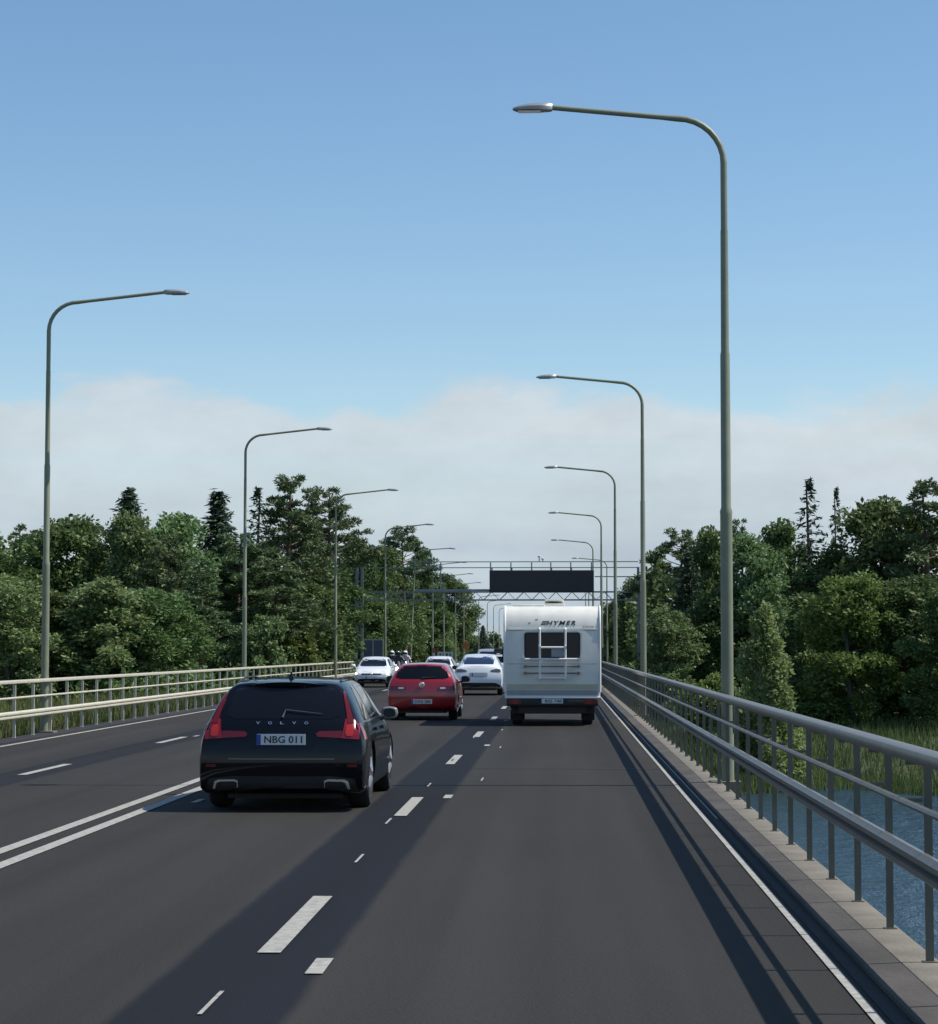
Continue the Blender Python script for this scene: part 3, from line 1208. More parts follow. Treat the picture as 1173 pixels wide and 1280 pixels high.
class Car:
    def __init__(s, name, label, paint, st, rear, front, L, W, H, wheels, wr, zfloor=.2, cat='car', group=None, tw=.22, **kw):
        s.root = empty(name)
        tag(s.root, label, cat, group)
        me, base = body_mesh(st, rear, front, L, W, H, wheels, wr, zfloor, **kw)
        s.bvh = bvh_of(base)
        s.body = link_mesh('body', me, paint, s.root, 35)
        s.paint = paint
        add_wheels(s.root, wheels, W / 2 - tw / 2 - .03, wr, tw)
        b = MB()
        b.box(-W / 2 + .3, W / 2 - .3, .4, L - .4, zfloor - .04, zfloor + .05)
        b.build('underbody', M['black_plastic'], s.root, 0)

    def pan(s, name, poly, axis, mat, parent=None, label=None, **k):
        o = link_mesh(name, panel(s.bvh, poly, axis, **k), M[mat], parent or s.root, 45)
        if label:
            o['label'] = label
        return o

    def pair(s, name, poly, axis, mat, **k):
        return [s.pan(name, poly, axis, mat, **k), s.pan(name, mirror(poly), axis, mat, **k)]

    def sides(s, name, poly, mat, **k):
        return [s.pan(name, poly, 'right', mat, **k), s.pan(name, poly, 'left', mat, **k)]

    def hit(s, x, z, axis='rear'):
        if axis == 'rear':
            r = s.bvh.ray_cast(Vector((x, -6, z)), Vector((0, 1, 0)))
        elif axis == 'front':
            r = s.bvh.ray_cast(Vector((x, 14, z)), Vector((0, -1, 0)))
        else:
            r = s.bvh.ray_cast(Vector((x, z, 8)), Vector((0, 0, -1)))
        return r[0]

    def place(s, X, Y, rz=0.0):
        s.root.location = (X, Y, 0)
        s.root.rotation_euler = (0, 0, rz)


# --- the black estate car
WAGON = [(0.0, .24, .98, 1.43, .90, .905, .83, .63, 1), (.16, .21, .99, 1.445, .93, .94, .875, .645, .9), (.75, .2, .99, 1.462, .90, .94, .895, .66, .5),
         (1.5, .2, .985, 1.47, .90, .945, .89, .655, 0), (2.3, .2, .97, 1.47, .90, .94, .89, .66, 0), (2.95, .2, .96, 1.42, .90, .94, .885, .64, 0),
         (3.6, .2, .95, 1.03, .90, .94, .87, .76, 0), (4.3, .2, .86, .93, .90, .93, .84, .68, 0), (4.75, .23, .76, .82, .86, .90, .78, .62, -.5), (4.92, .3, .68, .72, .76, .82, .72, .58, -1)]
REAR_W = [.10, .03, .0, .04, .10, .27, .44, .50]
FRONT_W = [-.12, -.03, 0, -.02, -.06, -.08, -.1, -.12]
c = Car('estate_car', 'black estate car with tall red tail lights, nearest vehicle in the second lane', M['black_paint'], WAGON, REAR_W, FRONT_W, 4.94, 1.89, 1.475, (1.0, 3.94), .36, .175, group=None, tw=.245)
c.pan('rear_window', chaikin([(-.66, 1.03), (.66, 1.03), (.555, 1.385), (-.555, 1.385)], 1, .1), 'rear', 'glass_dark', off=.004)
stem = [(.725, .985), (.80, .985), (.765, 1.09), (.722, 1.20), (.678, 1.30), (.66, 1.335), (.645, 1.33), (.676, 1.22), (.706, 1.10)]
block = [(.66, .82), (.93, .80), (.91, .90), (.86, .98), (.80, 1.03), (.70, 1.03), (.685, .92)]
leg = [(.40, .835), (.66, .82), (.67, .90), (.42, .895), (.38, .87)]
for sgn in (1, -1):
    f = (lambda p: p) if sgn == 1 else mirror
    t = c.pan('tail_light', f(block), 'rear', 'red_lens', off=.012)
    c.pan('light_stem', f(stem), 'rear', 'red_lens_dark', t, off=.018, step=.04)
    c.pan('lamp_core', f(chaikin([(.705, .845), (.80, .84), (.79, .96), (.715, .97)], 1, .2)), 'rear', 'red_core', t, off=.018)
    c.pan('light_bar', f(leg), 'rear', 'red_lens_dark', t, off=.006)
c.pan('side_light_right', [(.17, .80), (.36, .80), (.30, .89), (.24, .97), (.19, .96)], 'right', 'red_lens', off=.008).name = 'side_light'
c.pan('side_light', [(.17, .80), (.36, .80), (.30, .89), (.24, .97), (.19, .96)], 'left', 'red_lens', off=.008)
c.pan('plate_recess', rounded(-.37, .37, .72, .905), 'rear', 'black_paint', off=.006)
sp_ = MB()
zz_ = [c.hit(x * .1, .52, 'top') for x in range(-6, 7)]
top_ = [(x * .1, .40 + .004 * x * x, zz_[x + 6].z - .006 - .0006 * x * x) for x in range(-6, 7)]
bot_ = [(x, y + .02, z - .045) for x, y, z in top_]
bk_ = [(x, y + .22, c.hit(x, y + .22, 'top').z + .004) for x, y, z in top_]
sp_.add(top_ + bot_ + bk_, [(i, i + 1, 14 + i, 13 + i) for i in range(12)] + [(i, i + 1, 27 + i, 26 + i) for i in range(12)] + [(13 + i, 14 + i, 27 + i, 26 + i) for i in range(12)])
sp_.build('roof_spoiler', M['black_paint'], c.root)
p = c.hit(0, .80)
add_plate(c.root, 'NBG 011', p.y - .02, .805, .54, .118)
for i, ch in enumerate('VOLVO'):
    x = -.27 + .135 * i
    q = c.hit(x, .985)
    o = link_mesh('badge_letter', text_mesh(ch, .042, .032, .003, .01), M['badge'], c.root, 0)
    o.location = (x, q.y - .012, .985)
    o.rotation_euler = (-.35, 0, 0)
c.pan('chrome_strip', [(-.59, .586), (.59, .586), (.59, .595), (-.59, .595)], 'rear', 'smoke_lens', off=.012)
c.pan('lower_bumper', chaikin([(-.86, .20), (.86, .20), (.80, .40), (-.80, .40)], 1, .15), 'rear', 'black_plastic', off=.008)
for s_ in (1, -1):
    f = (lambda p: p) if s_ == 1 else mirror
    e = c.pan('exhaust_trim', f(chaikin([(.48, .26), (.77, .245), (.735, .36), (.48, .365)], 1, .15)), 'rear', 'galv_pale', off=.02)
    c.pan('exhaust_mouth', f(chaikin([(.49, .25), (.745, .235), (.71, .34), (.49, .345)], 1, .15)), 'rear', 'ink', e, off=.036)
c.pair('reflector', rounded(.73, .84, .50, .53), 'rear', 'red_lens_dark', off=.01)
c.sides('side_window', chaikin([(.55, 1.01), (1.25, 1.01), (1.25, 1.385), (.98, 1.37)], 1, .12), 'glass_dark', off=.004)
c.sides('side_window', chaikin([(1.32, 1.01), (2.18, 1.0), (2.18, 1.40), (1.32, 1.39)], 1, .1), 'glass_dark', off=.004)
c.sides('side_window', chaikin([(2.25, 1.0), (3.30, .99), (2.70, 1.36), (2.25, 1.40)], 1, .1), 'glass_dark', off=.004)
c.sides('window_trim', [(.50, .985), (3.4, .97), (3.4, .985), (.50, 1.0)], 'chrome', off=.008)
c.sides('door_handle', rounded(1.45, 1.68, .86, .895), 'black_paint', off=.03)
c.sides('door_handle', rounded(2.45, 2.68, .85, .885), 'black_paint', off=.03)
c.pan('windscreen', chaikin([(-.68, 1.0), (.68, 1.0), (.56, 1.40), (-.56, 1.40)], 1, .1), 'front', 'glass_dark', off=.004)
for s_ in (-1, 1):
    b = MB()
    pts = [(s_ * .57, y, c.hit(s_ * .57, y, 'top').z + (.034 if 1.1 < y < 2.65 else (.02 if 1.0 < y < 2.75 else -.005))) for y in (.9, 1.03, 1.2, 1.5, 2.0, 2.5, 2.7, 2.8)]
    b.tube(pts, .013, 6)
    b.build('roof_rail', M['black_plastic'], c.root)
b = MB()
z = c.hit(0, 1.05, 'top').z
b.add([(-.03, .92, z - .01), (.03, .92, z - .01), (.035, 1.10, z - .01), (-.035, 1.10, z - .01), (-.006, .93, z + .075), (.006, .93, z + .075), (.008, .99, z + .06), (-.008, .99, z + .06)], [(0, 1, 2, 3), (4, 5, 6, 7), (0, 1, 5, 4), (1, 2, 6, 5), (2, 3, 7, 6), (3, 0, 4, 7)])
b.build('fin_antenna', M['black_paint'], c.root)
c.pan('sunroof', rounded(-.42, .42, 1.6, 2.7), 'top', 'glass_dark', off=.006)
b = MB()
q0, q1, q2 = c.hit(0, 1.045), c.hit(.03, 1.13), c.hit(.44, 1.085)
b.tube([q0 - Vector((0, .02, 0)), q1 - Vector((0, .03, 0)), (q1 + q2) / 2 - Vector((0, .035, 0)), q2 - Vector((0, .025, 0))], [.014, .008, .006, .004], 6)
b.build('rear_wiper', M['smoke_lens'], c.root)
add_mirror(c.root, 1, .865, 3.05, 1.0, M['grey_trim'], .9)
add_mirror(c.root, -1, .865, 3.05, 1.0, M['grey_trim'], .9)
c.place(-3.09, 24.8)

# --- the red hatchback
HATCH = [(0.0, .26, 1.0, 1.42, .83, .86, .80, .54, 1), (.16, .21, 1.0, 1.44, .87, .893, .85, .58, .85), (.7, .2, 1.0, 1.46, .85, .895, .86, .61, .4),
         (1.3, .2, .98, 1.47, .85, .90, .86, .62, 0), (2.0, .2, .97, 1.47, .85, .90, .86, .62, 0), (2.6, .2, .96, 1.40, .85, .90, .85, .60, 0),
         (3.2, .2, .95, 1.02, .85, .90, .84, .70, 0), (3.8, .2, .86, .92, .85, .89, .8, .62, 0), (4.1, .23, .76, .82, .82, .86, .74, .56, -.5), (4.25, .3, .68, .72, .72, .78, .68, .5, -1)]
REAR_H = [.12, .04, .0, .04, .08, .20, .32, .36]
c = Car('hatchback_car', 'red hatchback with a round rear badge, driving ahead of the black estate car', M['red_paint'], HATCH, REAR_H, FRONT_W, 4.26, 1.80, 1.47, (.85, 3.48), .32, .22)
c.pan('rear_window', chaikin([(-.69, 1.05), (.69, 1.05), (.59, 1.375), (-.59, 1.375)], 1, .1), 'rear', 'glass_dark', off=.004)
for s_ in (1, -1):
    f = (lambda p: p) if s_ == 1 else mirror
    t = c.pan('tail_light', f(chaikin([(.40, .78), (.86, .76), (.87, .88), (.42, .87)], 1, .15)), 'rear', 'red_lens_dark', off=.008)
    c.pan('reversing_light', f(rounded(.46, .60, .80, .845)), 'rear', 'clear_lens', t, off=.014)
b = MB()
q = c.hit(0, .90)
b.lathe([(.075, q.y - .012), (.068, q.y - .022), (.02, q.y - .026)], 20, axis='y', c=(0, 0, .90))
b.build('round_badge', M['badge'], c.root)
o = link_mesh('badge_mark', text_mesh('VW', .085, .07, .002, .02), M['ink'], c.root, 0)
o.location = (0, q.y - .029, .90)
p = c.hit(0, .47)
add_plate(c.root, 'DYG 280', p.y - .018, .48, .52, .115)
c.pan('lower_bumper', chaikin([(-.80, .24), (.80, .24), (.74, .37), (-.74, .37)], 1, .15), 'rear', 'black_plastic', off=.006)
c.sides('side_window', chaikin([(.62, 1.02), (1.35, 1.01), (1.35, 1.37), (.85, 1.36)], 1, .12), 'glass_dark', off=.004)
c.sides('side_window', chaikin([(1.43, 1.01), (2.98, .99), (2.40, 1.34), (1.43, 1.38)], 1, .1), 'glass_dark', off=.004)
c.pan('windscreen', chaikin([(-.64, 1.0), (.64, 1.0), (.53, 1.38), (-.53, 1.38)], 1, .1), 'front', 'glass_dark', off=.004)
c.pair('high_light', rounded(.0, .12, 1.39, 1.405), 'rear', 'red_lens', off=.008)
add_mirror(c.root, 1, .88, 2.75, 1.0, M['black_plastic'])
add_mirror(c.root, -1, .88, 2.75, 1.0, M['black_plastic'])
b = MB()
q0, q1 = c.hit(0, 1.075), c.hit(.36, 1.10)
b.tube([q0 - Vector((0, .02, 0)), q1 - Vector((0, .02, 0))], [.018, .008], 6)
b.build('rear_wiper', M['black_plastic'], c.root)
c.place(xat(527.5, 57), 57.0)

# --- the white fastback SUV beside the motorhome
FAST = [(0.0, .28, 1.02, 1.13, .88, .91, .85, .66, 1), (.18, .22, 1.03, 1.22, .93, .955, .90, .66, .8), (.75, .2, 1.04, 1.42, .92, .96, .91, .62, .3),
        (1.5, .2, 1.03, 1.60, .92, .96, .91, .62, 0), (2.3, .2, 1.02, 1.62, .92, .96, .91, .64, 0), (3.0, .2, 1.0, 1.52, .92, .96, .90, .62, 0),
        (3.75, .2, 1.0, 1.08, .92, .96, .88, .74, 0), (4.3, .2, .92, .98, .92, .95, .85, .66, 0), (4.6, .24, .82, .88, .88, .92, .78, .6, -.5), (4.76, .34, .72, .77, .76, .82, .7, .54, -1)]
REAR_F = [.12, .04, .0, .05, .10, .12, .14, .16]
c = Car('suv_car', 'white fastback SUV with dark blue rear glass, left of the motorhome', M['white_paint'], FAST, REAR_F, FRONT_W, 4.75, 1.93, 1.63, (.92, 3.82), .355, .24)
c.pan('rear_window', chaikin([(-.72, 1.22), (.72, 1.22), (.63, 1.61), (-.63, 1.61)], 1, .1), 'rear', 'glass_blue', off=.006)
c.pair('tail_light', chaikin([(.44, .93), (.86, .90), (.88, 1.02), (.70, 1.05), (.50, 1.0)], 1, .15), 'rear', 'smoke_lens', off=.008)
c.pan('trunk_recess', rounded(-.36, .36, .72, .90), 'rear', 'van_grey', off=.004)
p = c.hit(0, .8)
add_plate(c.root, '', p.y - .02, .81, .52, .115)['label'] = 'shaded number plate too far to read'
c.pan('lower_bumper', chaikin([(-.88, .22), (.88, .22), (.86, .40), (.66, .50), (-.66, .50), (-.86, .40)], 1, .1), 'rear', 'black_plastic', off=.008)
c.sides('side_window', chaikin([(.85, 1.10), (1.9, 1.07), (1.9, 1.52), (1.45, 1.50)], 1, .12), 'glass_dark', off=.004)
c.sides('side_window', chaikin([(1.97, 1.07), (3.5, 1.04), (2.8, 1.46), (1.97, 1.53)], 1, .1), 'glass_dark', off=.004)
c.pan('windscreen', chaikin([(-.68, 1.06), (.68, 1.06), (.56, 1.50), (-.56, 1.50)], 1, .1), 'front', 'glass_dark', off=.004)
add_mirror(c.root, 1, .95, 3.2, 1.05, M['black_plastic'])
add_mirror(c.root, -1, .95, 3.2, 1.05, M['black_plastic'])
c.place(xat(598.3, 88), 88.0)


# --- oncoming and far vehicles
def front_dress(c, glassz=(1.0, 1.36), lit=False):
    z0, z1 = glassz
    c.pan('windscreen', chaikin([(-.66, z0), (.66, z0), (.54, z1), (-.54, z1)], 1, .1), 'front', 'glass_dark', off=.004)
    c.pan('grille', rounded(-.48, .48, .60, .67), 'front', 'black_plastic', off=.01)
    c.pan('lower_grille', chaikin([(-.70, .24), (.70, .24), (.62, .42), (-.62, .42)], 1, .15), 'front', 'black_plastic', off=.01)
    for s_ in (1, -1):
        f = (lambda p: p) if s_ == 1 else mirror
        h = c.pan('headlight', f(chaikin([(.50, .58), (.80, .60), (.82, .72), (.52, .68)], 1, .15)), 'front', 'clear_lens', off=.012)
        if lit:
            c.pan('lit_bulb', f(rounded(.70, .79, .62, .69)), 'front', 'headlight', h, off=.016)
    q = c.hit(0, .64, 'front')
    b = MB()
    b.lathe([(.06, q.y + .012), (.05, q.y + .022)], 16, axis='y', c=(0, 0, .64))
    b.build('round_badge', M['badge'], c.root)
    q = c.hit(0, .48, 'front')
    add_plate(c.root, '', q.y + .02, .48, face=1)['label'] = 'front number plate too far to read'
    c.sides('side_window', chaikin([(.62, 1.02), (2.98, .99), (2.40, 1.34), (.85, 1.36)], 1, .1), 'glass_dark', off=.004)
    c.pan('rear_window', chaikin([(-.63, 1.07), (.63, 1.07), (.545, 1.36), (-.545, 1.36)], 1, .12), 'rear', 'glass_dark', off=.004)
    add_mirror(c.root, 1, .88, 2.75, 1.0, c.paint)
    add_mirror(c.root, -1, .88, 2.75, 1.0, c.paint)


c = Car('oncoming_car', 'white oncoming hatchback in the far left lane by the railing end', M['white_paint'], HATCH, REAR_H, FRONT_W, 4.2, 1.78, 1.47, (.85, 3.48), .32, .22, group='white oncoming cars')
front_dress(c, (1.0, 1.37), True)
c.place(xat(464.5, 106), 106 + 4.2, math.pi)
o = copy_tree(c.root)
o['label'] = 'white oncoming car of which only roof and windscreen show above the red hatchback'
o.location = (xat(546.5, 112), 112 + 4.2, 0)
o.scale = (.98, 1, 1.0)
c = Car('white_car', 'white car with a black roof box, half hidden between the white SUV and the motorhome', M['white_paint'], HATCH, REAR_H, FRONT_W, 4.4, 1.82, 1.56, (.85, 3.6), .33, .22)
c.pan('rear_window', chaikin([(-.63, 1.12), (.63, 1.12), (.545, 1.44), (-.545, 1.44)], 1, .12), 'rear', 'glass_dark', off=.004)
c.pair('tail_light', rounded(.55, .84, .8, .92), 'rear', 'red_lens', off=.008)
c.sides('side_window', chaikin([(.62, 1.08), (2.98, 1.05), (2.40, 1.42), (.85, 1.44)], 1, .1), 'glass_dark', off=.004)
b = MB()
b.box(-.45, .25, .7, 2.6, 1.60, 1.86)
b.build('roof_box', M['black_plastic'], c.root, bevel=.08)
X = xat(628, 116)
c.place(X, 116)
c = Car('silver_van', 'silver vehicle far off, its roof showing behind the white SUV', M['silver_paint'], [(a, b_, cc * 1.1, d_ * 1.22, e, f, g, h + .1, i) for a, b_, cc, d_, e, f, g, h, i in HATCH], REAR_H, FRONT_W, 4.6, 1.9, 1.85, (.9, 3.7), .34, .22, cat='van')
c.pan('windscreen', chaikin([(-.7, 1.15), (.7, 1.15), (.6, 1.66), (-.6, 1.66)], 1, .1), 'front', 'glass_dark', off=.004)
c.pair('headlight', rounded(.5, .8, .72, .86), 'front', 'clear_lens', off=.01)
c.pan('grille', rounded(-.42, .42, .7, .8), 'front', 'black_plastic', off=.01)
c.place(xat(609.5, 165), 169.6, math.pi)

# ------------------------------------------------------------------ motorhome
VY = 53.0
root = empty('motorhome', (xat(690.6, VY), VY, 0))
tag(root, 'white motorhome seen from behind with a ladder rack over its rear window', 'motorhome')
HW = 1.13
prof = [(0.02, .66), (0.0, .80), (0.0, 2.27), (.03, 2.42), (.09, 2.58), (.19, 2.71), (.32, 2.79), (.50, 2.83), (4.3, 2.83), (4.9, 2.80), (5.4, 2.55), (5.55, 2.1), (5.2, 1.75), (5.0, .66)]
bm = bmesh.new()
A = [bm.verts.new((-HW, y, z)) for y, z in prof]
Bv = [bm.verts.new((HW, y, z)) for y, z in prof]
n = len(prof)
bm.faces.new(A)
bm.faces.new(Bv[::-1])
for i in range(n):
    bm.faces.new((A[i], A[(i + 1) % n], Bv[(i + 1) % n], Bv[i]))
bmesh.ops.recalc_face_normals(bm, faces=bm.faces)
side_edges = [e for e in bm.edges if abs(e.verts[0].co.x - e.verts[1].co.x) < .01]
bmesh.ops.bevel(bm, geom=side_edges, offset=.06, segments=3, affect='EDGES', profile=.6)
me = bpy.data.meshes.new('body')
bm.to_mesh(me)
bm.free()
link_mesh('body', me, M['van_white'], root, 30)
vb = bvh_of(me)


def vp(name, poly, mat, off=.005, parent=None, thick=.02):
    return link_mesh(name, panel(vb, poly, 'rear', off=off, step=.12, thick=thick), M[mat], parent or root, 40)


# side mouldings, centre panel, seams and stripes
for s_ in (-1, 1):
    b = MB()
    pts = [(s_ * (HW - .005), y - .004, z) for y, z in prof[1:9]]
    b.tube(pts, .028, 6)
    b.build('corner_moulding', M['white'], root)
vp('rear_cap_lip', [(-1.06, 2.265), (1.06, 2.265), (1.06, 2.30), (-1.06, 2.30)], 'van_white', .022)
vp('panel_seam', [(-1.07, 2.25), (-.68, 2.25), (-.68, 2.262), (-1.07, 2.262)], 'van_line', .003)
vp('panel_seam', [(.70, 2.25), (1.07, 2.25), (1.07, 2.262), (.70, 2.262)], 'van_line', .003)
vp('centre_panel', chaikin([(-.70, 1.52), (.70, 1.52), (.70, 2.24), (-.70, 2.24)], 1, .08), 'van_white', .012)
vp('panel_seam', [(-1.07, 1.455), (1.07, 1.455), (1.07, 1.467), (-1.07, 1.467)], 'van_line', .003)
vp('stripe', [(-1.07, .855), (1.07, .855), (1.07, .985), (-1.07, .985)], 'van_stripe', .004)
vp('lower_stripe', [(-1.07, .72), (1.07, .72), (1.07, .845), (-1.07, .845)], 'van_grey', .004)
wf = vp('rear_window', rounded(-.66, .66, 1.59, 2.205), 'black_plastic', .024)
vp('pane', rounded(-.62, .62, 1.625, 2.17), 'glass_dark', .03, wf)
vp('grey_pane_patch', [(-.02, 1.63), (.30, 1.63), (.30, 1.86), (-.02, 1.86)], 'van_grey', .036, wf)  # plain grey rectangle set over part of the pane
t = link_mesh('maker_lettering', text_mesh('HYMER', .68, .105, .003, .012, .25, 1.25), M['ink'], root, 0)
zt = 2.43
q = vb.ray_cast(Vector((0, -5, zt)), Vector((0, 1, 0)))
ang = -math.atan2(.05, .15)
t.location = (.21, q[0].y - .004, zt)
t.rotation_euler = (ang * .9, 0, 0)
for k in range(3):
    vp('lettering_bar', [(-.27 + .02 * k, 2.385 + .035 * k), (-.15 + .02 * k, 2.385 + .035 * k), (-.145 + .02 * k, 2.405 + .035 * k), (-.265 + .02 * k, 2.405 + .035 * k)], 'ink', .004)
vp('roof_mark', rounded(-.56, -.51, 2.41, 2.445), 'van_line', .004)
vp('roof_mark', rounded(-.40, -.34, 2.49, 2.52), 'van_line', .004)
t = link_mesh('model_lettering', text_mesh('Camp', .27, .055, .004, .0, .25), M['ink'], root, 0)
q = vb.ray_cast(Vector((.85, -5, 2.335)), Vector((0, 1, 0)))
t.location = (.86, q[0].y - .012, 2.335)
# bumper with lights and plate
b = MB()
b.box(-1.08, 1.08, -.05, .35, .47, .648)
bp_ = b.build('bumper', M['black_plastic'], root, bevel=.03)
b = MB()
b.box(-1.12, 1.12, -.03, .02, .65, .69)
b.build('skirt_trim', M['white'], root, bevel=.01)
b = MB()
b.box(-.98, .98, .4, 4.8, .28, .66)
b.box(-.80, .80, .12, .42, .30, .47)
b.build('chassis', M['black_plastic'], root, 0)
for s_ in (-1, 1):
    a, c_ = sorted((s_ * .74, s_ * 1.03))
    b = MB()
    b.box(a, c_, -.062, -.051, .515, .635)
    tl = b.build('tail_light', M['red_lens_dark'], root, 0)
    a, c_ = sorted((s_ * .80, s_ * .93))
    b = MB()
    b.box(a, c_, -.068, -.0622, .525, .625)
    b.build('brake_lens', M['red_lens'], tl, 0)
p = add_plate(root, 'BSS 748', -.065, .59, .50, .11, blue=False)
b = MB()
b.box(-.36, .36, -.053, -.0505, .50, .645)
b.build('plate_recess', M['ink'], root, 0)
add_wheels(root, (1.15, 4.3), .84, .34, .24)
for s_ in (-1, 1):
    b = MB()
    a, c_ = sorted((s_ * .70, s_ * 1.0))
    b.box(a, c_, .58, .60, .12, .5)
    b.build('mud_flap', M['rubber'], root, 0)
b = MB()
b.tube([(-1.0, .2, .42), (-1.0, -.02, .40)], .035, 8)
b.build('exhaust_pipe', M['chrome'], root)
# ladder rack
rk = None
b = MB()
for X in (-.295, .31):
    b.tube([(X, .01, 2.30), (X, -.10, 2.27), (X, -.11, 2.0), (X, -.11, 1.3), (X, -.11, 1.13), (X, -.0, 1.10)], .026, 8)
b.build('ladder_rails', M['white'], root)
for zz, a, c_, m_ in ((1.85, -.29, .305, 'galv_pale'), (1.575, -.66, .63, 'galv_pale'), (1.13, -.29, .305, 'galv_pale'), (1.405, -.64, .62, 'galv'), (1.245, -.64, .62, 'galv')):
    b = MB()
    yy = -.14 if m_ == 'galv_pale' else -.10
    b.tube([(a, yy, zz), (c_, yy, zz)], .024 if m_ == 'galv_pale' else .016, 8)
    for X in (a, c_):
        b.box(X - .03, X + .03, yy - .04, .002, zz - .03, zz + .03)
    b.build('rack_bar', M['white' if m_ == 'galv_pale' else m_], root)
# roof fittings
b = MB()
b.box(-.95, -.18, .55, 1.3, 2.831, 2.875)
b.build('roof_pod', M['van_white'], root, bevel=.02)
b = MB()
b.box(-.2, .30, 1.2, 1.75, 2.831, 2.91)
rv = b.build('roof_vent', M['van_white'], root, bevel=.02)
b = MB()
b.add([(-.18, 1.72, 2.912), (.28, 1.72, 2.912), (.28, 1.35, 2.99), (-.18, 1.35, 2.99), (-.18, 1.74, 2.935), (.28, 1.74, 2.935), (.28, 1.36, 3.015), (-.18, 1.36, 3.015)], [(0, 1, 2, 3), (4, 5, 6, 7), (0, 1, 5, 4), (1, 2, 6, 5), (2, 3, 7, 6), (3, 0, 4, 7)])
b.build('vent_lid', M['van_white'], rv, 0)
for s_ in (-1, 1):
    b = MB()
    b.box(*sorted((s_ * 1.16, s_ * 1.30)), 4.75, 4.85, 1.5, 1.85)
    b.tube([(s_ * 1.1, 4.85, 1.8), (s_ * 1.2, 4.8, 1.8)], .025, 6)
    b.build('door_mirror', M['black_plastic'], root, 0)

# ------------------------------------------------------------------ motorcycles and riders
def skin_body(name, joints, edges, mat):
    me = bpy.data.meshes.new(name)
    me.from_pydata([j[:3] for j in joints], edges, [])
    o = bpy.data.objects.new(name, me)
    COL.objects.link(o)
    o.modifiers.new('k', 'SKIN')
    for i, j in enumerate(joints):
        me.skin_vertices[0].data[i].radius = (j[3], j[3])
    me.skin_vertices[0].data[0].use_root = True
    o.modifiers.new('s', 'SUBSURF').levels = 2
    dg = bpy.context.evaluated_depsgraph_get()
    dg.update()
    m2 = bpy.data.meshes.new_from_object(o.evaluated_get(dg))
    bpy.data.objects.remove(o)
    return link_mesh(name, m2, mat, None, 60)


def motorcycle(label, fair):
    root = empty('motorcycle')
    tag(root, label, 'motorcycle', 'motorcycles coming the other way')
    for y in (-.70, .72):
        e = empty('wheel', (0, y, .31))
        e.parent = root
        b = MB()
        b.lathe([(.21, -.05), (.27, -.06), (.31, -.03), (.31, .03), (.27, .06), (.21, .05)], 24, axis='x')
        b.build('tyre', M['rubber'], e)
        b = MB()
        b.lathe([(.21, -.03), (.21, .03)], 20, axis='x')
        b.build('rim', M['rim'], e)
    b = MB()
    for s_ in (-1, 1):
        b.tube([(s_ * .09, .72, .31), (s_ * .09, .46, .95)], .028, 8)
    b.build('fork', M['chrome'], root)
    b = MB()
    b.tube([(0, .60, .48), (0, .62, .70), (0, .52, .98), (0, .44, 1.18)], [.12, .21, .20, .10], 12)
    b.build('fairing', fair, root)
    b = MB()
    b.tube([(0, .46, .86), (0, .25, .92), (0, -.05, .84), (0, -.5, .84), (0, -.85, .90)], [.06, .17, .15, .14, .06], 12)
    b.build('tank_and_seat', fair, root)
    b = MB()
    b.box(-.2, .2, -.3, .4, .28, .72)
    b.build('engine', M['black_plastic'], root, bevel=.06)
    b = MB()
    b.tube([(-.38, .30, 1.03), (-.2, .44, 1.02), (.2, .44, 1.02), (.38, .30, 1.03)], .018, 8)
    b.build('handlebar', M['black_plastic'], root)
    b = MB()
    b.lathe([(.09, .79), (.10, .835), (.06, .85)], 16, axis='y', c=(0, 0, .80))
    b.build('headlight', M['headlight'], root)
    for s_ in (-1, 1):
        b = MB()
        b.tube([(s_ * .22, .44, 1.1), (s_ * .34, .42, 1.2)], [.012, .012], 6)
        b.box(*sorted((s_ * .31, s_ * .43)), .41, .44, 1.18, 1.26)
        b.build('mirror', M['black_plastic'], root, 0)
    return root


